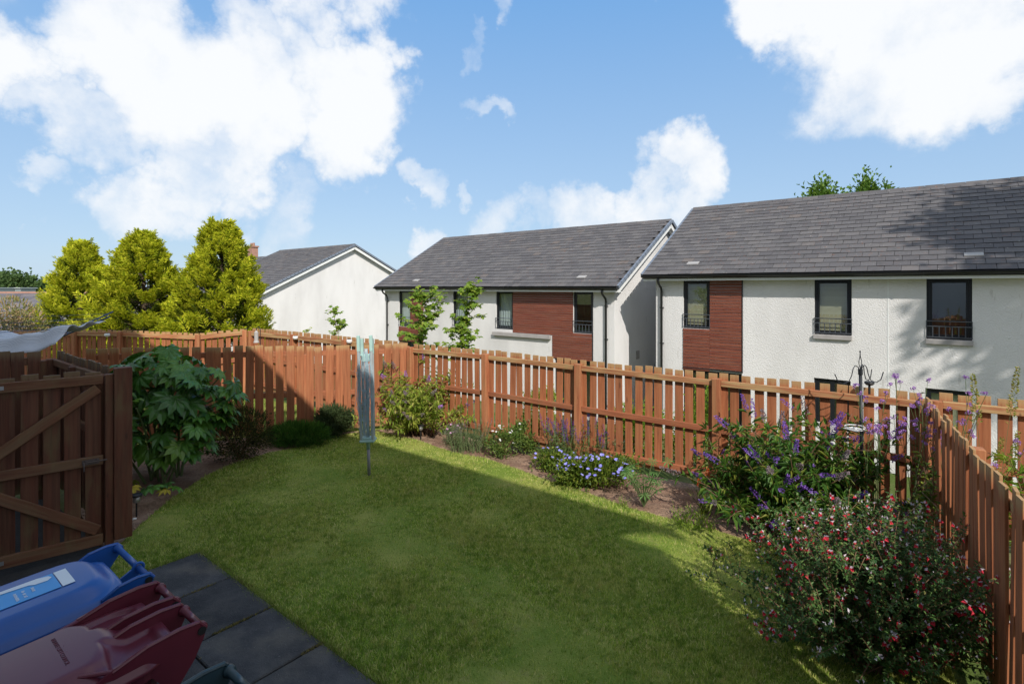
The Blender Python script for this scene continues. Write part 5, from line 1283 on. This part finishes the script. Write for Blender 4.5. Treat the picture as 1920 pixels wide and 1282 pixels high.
def pebble():
    for i, (u, v, s) in enumerate(((252, 973, .022), (478, 1214, .009), (430, 1208, .007), (617, 1212, .007), (1490, 985, .05))):
        p = G(u, v); mb = MB(); bm = bmesh.new(); bmesh.ops.create_icosphere(bm, subdivisions=2, radius=s)
        for v_ in bm.verts: v_.co *= random.uniform(.85, 1.1); v_.co.z *= .6
        me = bpy.data.meshes.new('pebble'); bm.to_mesh(me); bm.free()
        o = obj('pebble', me, 'stone_white' if i < 4 else 'sill_stone', None, (p.x, p.y, s * .4 - (.005 if i not in (1, 2, 3) else -.0)))
        tag(o, ['white pebble on the soil by the stake light', 'pale pebble on the paving near the maroon bin', 'tiny pale chip on the second slab', 'tiny white chip at the slab edge', 'flat grey stone at the foot of the buddleia'][i], 'pebble')
pebble()

# ------------------------------------------------------------------ wheelie bins
def smooth(a, b, x):
    t = min(max((x - a) / (b - a), 0), 1); return t * t * (3 - 2 * t)
def lid_z(kind, x, y):
    """x across (-.29...29), y from the front lip (0) to the hinge (.74)"""
    z = 1.0 + .045 * (y / .74)
    if kind == 'blue':
        e = max(abs(x) / .235, 0); yy = (y - .36) / .34
        d = (abs(e) ** 4 + abs(yy) ** 5) ** .25
        z += .062 * (1 - smooth(.78, 1.12, d)) + .008 * (1 - (x / .29) ** 2)
    else:
        d = max(abs(x) / .20, 0)
        f = 1 - smooth(.42, .52, y - .10 * (1 - (x / .2) ** 2 if abs(x) < .2 else 0))
        z += .05 * (1 - smooth(.9, 1.3, d)) * f + .012 * (1 - (x / .29) ** 2)
        for cx in (-.145, .145):                        # the two recessed pans by the hinge
            dd = max(abs(x - cx) / .085, abs(y - .60) / .10); z += -.018 * (1 - smooth(.8, 1.05, dd)) 
    # rolled edge
    z -= .045 * smooth(.255, .29, abs(x)) + .05 * smooth(.05, 0.0, y)
    return z
def bin_(label, a, mat, kind, seed, b=1.02):
    root = thing('wheelie_bin', label, 'bin', W(a, b, 0) - BX * .835, ROW_ROT, 'wheelie bins in a row')
    # body
    secs = [(.05, .20, .50, .19), (.30, .215, .30 + .33, .22), (.93, .255, .70, .265), (.95, .28, .72, .285), (.985, .28, .72, .285)]
    mb = MB(); vs = []; n = 20
    for z, hx, y1, r_ in secs:
        y0 = .10 - .06 * (z / .95)
        for k in range(n):
            an = 2 * math.pi * k / n; cx = math.copysign(abs(math.cos(an)) ** .35, math.cos(an)); cy = math.copysign(abs(math.sin(an)) ** .35, math.sin(an))
            vs.append((cx * hx, (y0 + y1) / 2 + cy * (y1 - y0) / 2, z))
    fs = [(i * n + k, i * n + (k + 1) % n, (i + 1) * n + (k + 1) % n, (i + 1) * n + k) for i in range(len(secs) - 1) for k in range(n)] + [tuple(range(n - 1, -1, -1))]
    mb.add(vs, fs); mb.build('body', mat, root, smooth=False)
    # lid
    nx, ny = 56, 64; V = []
    for j in range(ny + 1):
        y = .74 * j / ny
        hw = .29 * (1 - .16 * smooth(.60, .74, y) ) * (1 - .10 * smooth(.10, 0, y))
        if kind == 'blue': hw = .29 * math.sqrt(max(0, 1 - max(0, (y - .58) / .20) ** 2.6)) if y > .58 else hw
        for i in range(nx + 1): 
            x = -1 + 2 * i / nx; V.append((x * hw, y, lid_z(kind, x * .29, y)))
    F = [(j * (nx + 1) + i, j * (nx + 1) + i + 1, (j + 1) * (nx + 1) + i + 1, (j + 1) * (nx + 1) + i) for j in range(ny) for i in range(nx)]
    me = np_mesh('lid', V, F)
    for p in me.polygons: p.use_smooth = True
    lid = obj('lid', me, mat, root); sd = lid.modifiers.new('thick', 'SOLIDIFY'); sd.thickness = .006; sd.offset = -1
    # hinge plates and handle bars
    plates = (-.265, .265) if kind == 'blue' else (-.262, -.045, .045, .262)
    for px in plates:
        prof = [(.60, .97), (.63, 1.035), (.70, 1.075), (.78, 1.088), (.835, 1.085), (.855, 1.06), (.845, 1.025), (.80, .96), (.74, .88), (.70, .86)] if kind == 'blue' else \
               [(.44, 1.03), (.50, 1.062), (.60, 1.085), (.70, 1.098), (.79, 1.10), (.835, 1.09), (.85, 1.06), (.84, 1.02), (.80, .94), (.74, .86), (.70, .86), (.60, 1.0)]
        pm = MB(); th = .006
        vs = [(px - th, y, z) for y, z in prof] + [(px + th, y, z) for y, z in prof]; m = len(prof)
        pm.add(vs, [tuple(range(m - 1, -1, -1)), tuple(range(m, 2 * m))] + [(i, (i + 1) % m, m + (i + 1) % m, m + i) for i in range(m)])
        if kind != 'blue':                              # the plate runs forward on the lid as a flared rib
            sx = -1 if px < 0 else 1; px2 = px - sx * (.055 if abs(px) > .1 else .02)
            pm.tube([(px2, .40, lid_z(kind, px2, .40) - .006), (px, .50, 1.05), (px, .62, 1.088), (px, .74, 1.1), (px, .82, 1.094), (px, .85, 1.06)], [.008, .010, .010, .010, .010, .009], 8)
        else: pm.tube([(px, .63, 1.035), (px, .70, 1.075), (px, .78, 1.088), (px, .835, 1.085), (px, .855, 1.06)], .009, 8)
        pm.build('hinge_plate', mat, root)
        MB().tube([(px - .012, .83, 1.055), (px + .012, .83, 1.055)], .018, 12).build('hinge_pin', 'plastic_black', root)
    bars = ((-.26, .26),) if kind == 'blue' else ((-.26, -.047), (.047, .26))
    for a0, a1 in bars: MB().tube([(a0, .835, 1.062), (a0 + .02, .835, 1.062), (a0 + .021, .835, 1.062), (a1 - .021, .835, 1.062), (a1 - .02, .835, 1.062), (a1, .835, 1.062)], [.024, .024, .016, .016, .024, .024], 14).build('handle', mat, root, smooth=True)
    if kind == 'blue': MB().tube([(.095, .835 + .026 * math.cos(q), 1.062 + .026 * math.sin(q)) for q in np.linspace(0, 2 * math.pi, 14)], .007, 6).bar((.095, .74, 1.0), (.095, .83, 1.05), .012, .05).build('handle_bracket', mat, root)
    for sx in (-1, 1):
        MB().tube([(sx * .235, .66, .10), (sx * .285, .66, .10)], .10, 20).build('wheel', 'plastic_black', root)
    MB().tube([(-.24, .66, .10), (.24, .66, .10)], .012, 8).build('axle', 'steel', root)
    return root, lid
def lid_patch(lid, kind, poly, dz, mat, name, sub=10):
    """flat print laid on the lid: a polygon draped over its surface"""
    bm = bmesh.new(); f = bm.faces.new([bm.verts.new((x, y, 0)) for x, y in poly]); bmesh.ops.triangulate(bm, faces=[f])
    xs = [p[0] for p in poly]; ys = [p[1] for p in poly]
    for ax, lo, hi in ((0, min(xs), max(xs)), (1, min(ys), max(ys))):
        k = max(1, int((hi - lo) / .02))
        for i in range(1, k):
            co = [0, 0, 0]; no = [0, 0, 0]; co[ax] = lo + (hi - lo) * i / k; no[ax] = 1; bmesh.ops.bisect_plane(bm, geom=bm.verts[:] + bm.edges[:] + bm.faces[:], plane_co=co, plane_no=no)
    for v in bm.verts: v.co.z = lid_z(kind, v.co.x, v.co.y) + dz
    bmesh.ops.recalc_face_normals(bm, faces=bm.faces[:]); me = bpy.data.meshes.new(name); bm.to_mesh(me); bm.free()
    return obj(name, me, mat, lid)
rb, lidb = bin_('blue wheelie bin with a pale sticker, farthest of the row', 3.54, 'blue_plastic', 'blue', 1)
lid_patch(lidb, 'blue', [(x_, y_ + .085) for x_, y_ in [(-.10, .18), (.10, .18), (.10, .42), (-.10, .42)]], .0035, 'sticker_blue', 'sticker')
lid_patch(lidb, 'blue', [(x_, y_ + .085) for x_, y_ in [(-.10, .425), (.10, .425), (.10, .475), (-.10, .475)]], .0036, 'sticker_white', 'sticker')
lid_patch(lidb, 'blue', [(x_, y_ + .085) for x_, y_ in [(-.098, .17), (-.07, .17), (-.062, .30), (-.05, .32), (-.03, .34), (-.025, .39), (-.05, .41), (-.075, .40), (-.095, .36)]], .0058, 'sticker_white', 'sticker_picture')
random.seed(6)
for k, (x0, n, y0) in enumerate(((.075, 7, .20), (.045, 9, .255), (.05, 8, .285), (.06, 6, .32), (.07, 4, .36), (.03, 5, .375))):   # worn, unreadable print
    for i in range(n): 
        xx = -.01 + i * .0105
        if random.random() < .25: continue
        lid_patch(lidb, 'blue', [(x_, y_ + .085) for x_, y_ in [(xx, y0), (xx + .006, y0), (xx + .006, y0 + random.uniform(.007, .014)), (xx, y0 + .012)]], .0058, 'sticker_white', 'sticker_print') if k in (1, 2, 3) else None
rm_, lidm = bin_('maroon wheelie bin with raised lettering on its lid', 2.87, 'maroon_plastic', 'maroon', 2)
bin_('dark teal grey wheelie bin nearest, cut by the bottom edge', 1.98, 'teal_plastic', 'maroon', 3, .973)
def lettering():
    cu = bpy.data.curves.new('lettering', 'FONT'); cu.body = 'DUNDEE CITY COUNCIL'; cu.size = .034; cu.extrude = .0012; cu.align_x = 'CENTER'; cu.align_y = 'CENTER'
    tmp = bpy.data.objects.new('tmp', cu); COL.objects.link(tmp); bpy.context.view_layer.update()
    me = bpy.data.meshes.new_from_object(tmp.evaluated_get(bpy.context.evaluated_depsgraph_get())); bpy.data.objects.remove(tmp)
    k = .25 / max(1e-6, max(v.co.x for v in me.vertices) - min(v.co.x for v in me.vertices))
    for v in me.vertices:
        x, y = v.co.x * k, v.co.y * .62 + .385; v.co = (x, y, lid_z('maroon', x, y) + .0008 + v.co.z * .6)
    me.materials.clear(); obj('lettering', me, 'letter_maroon', lidm)
simple('letter_maroon', (.10, .016, .028), .5)
lettering()
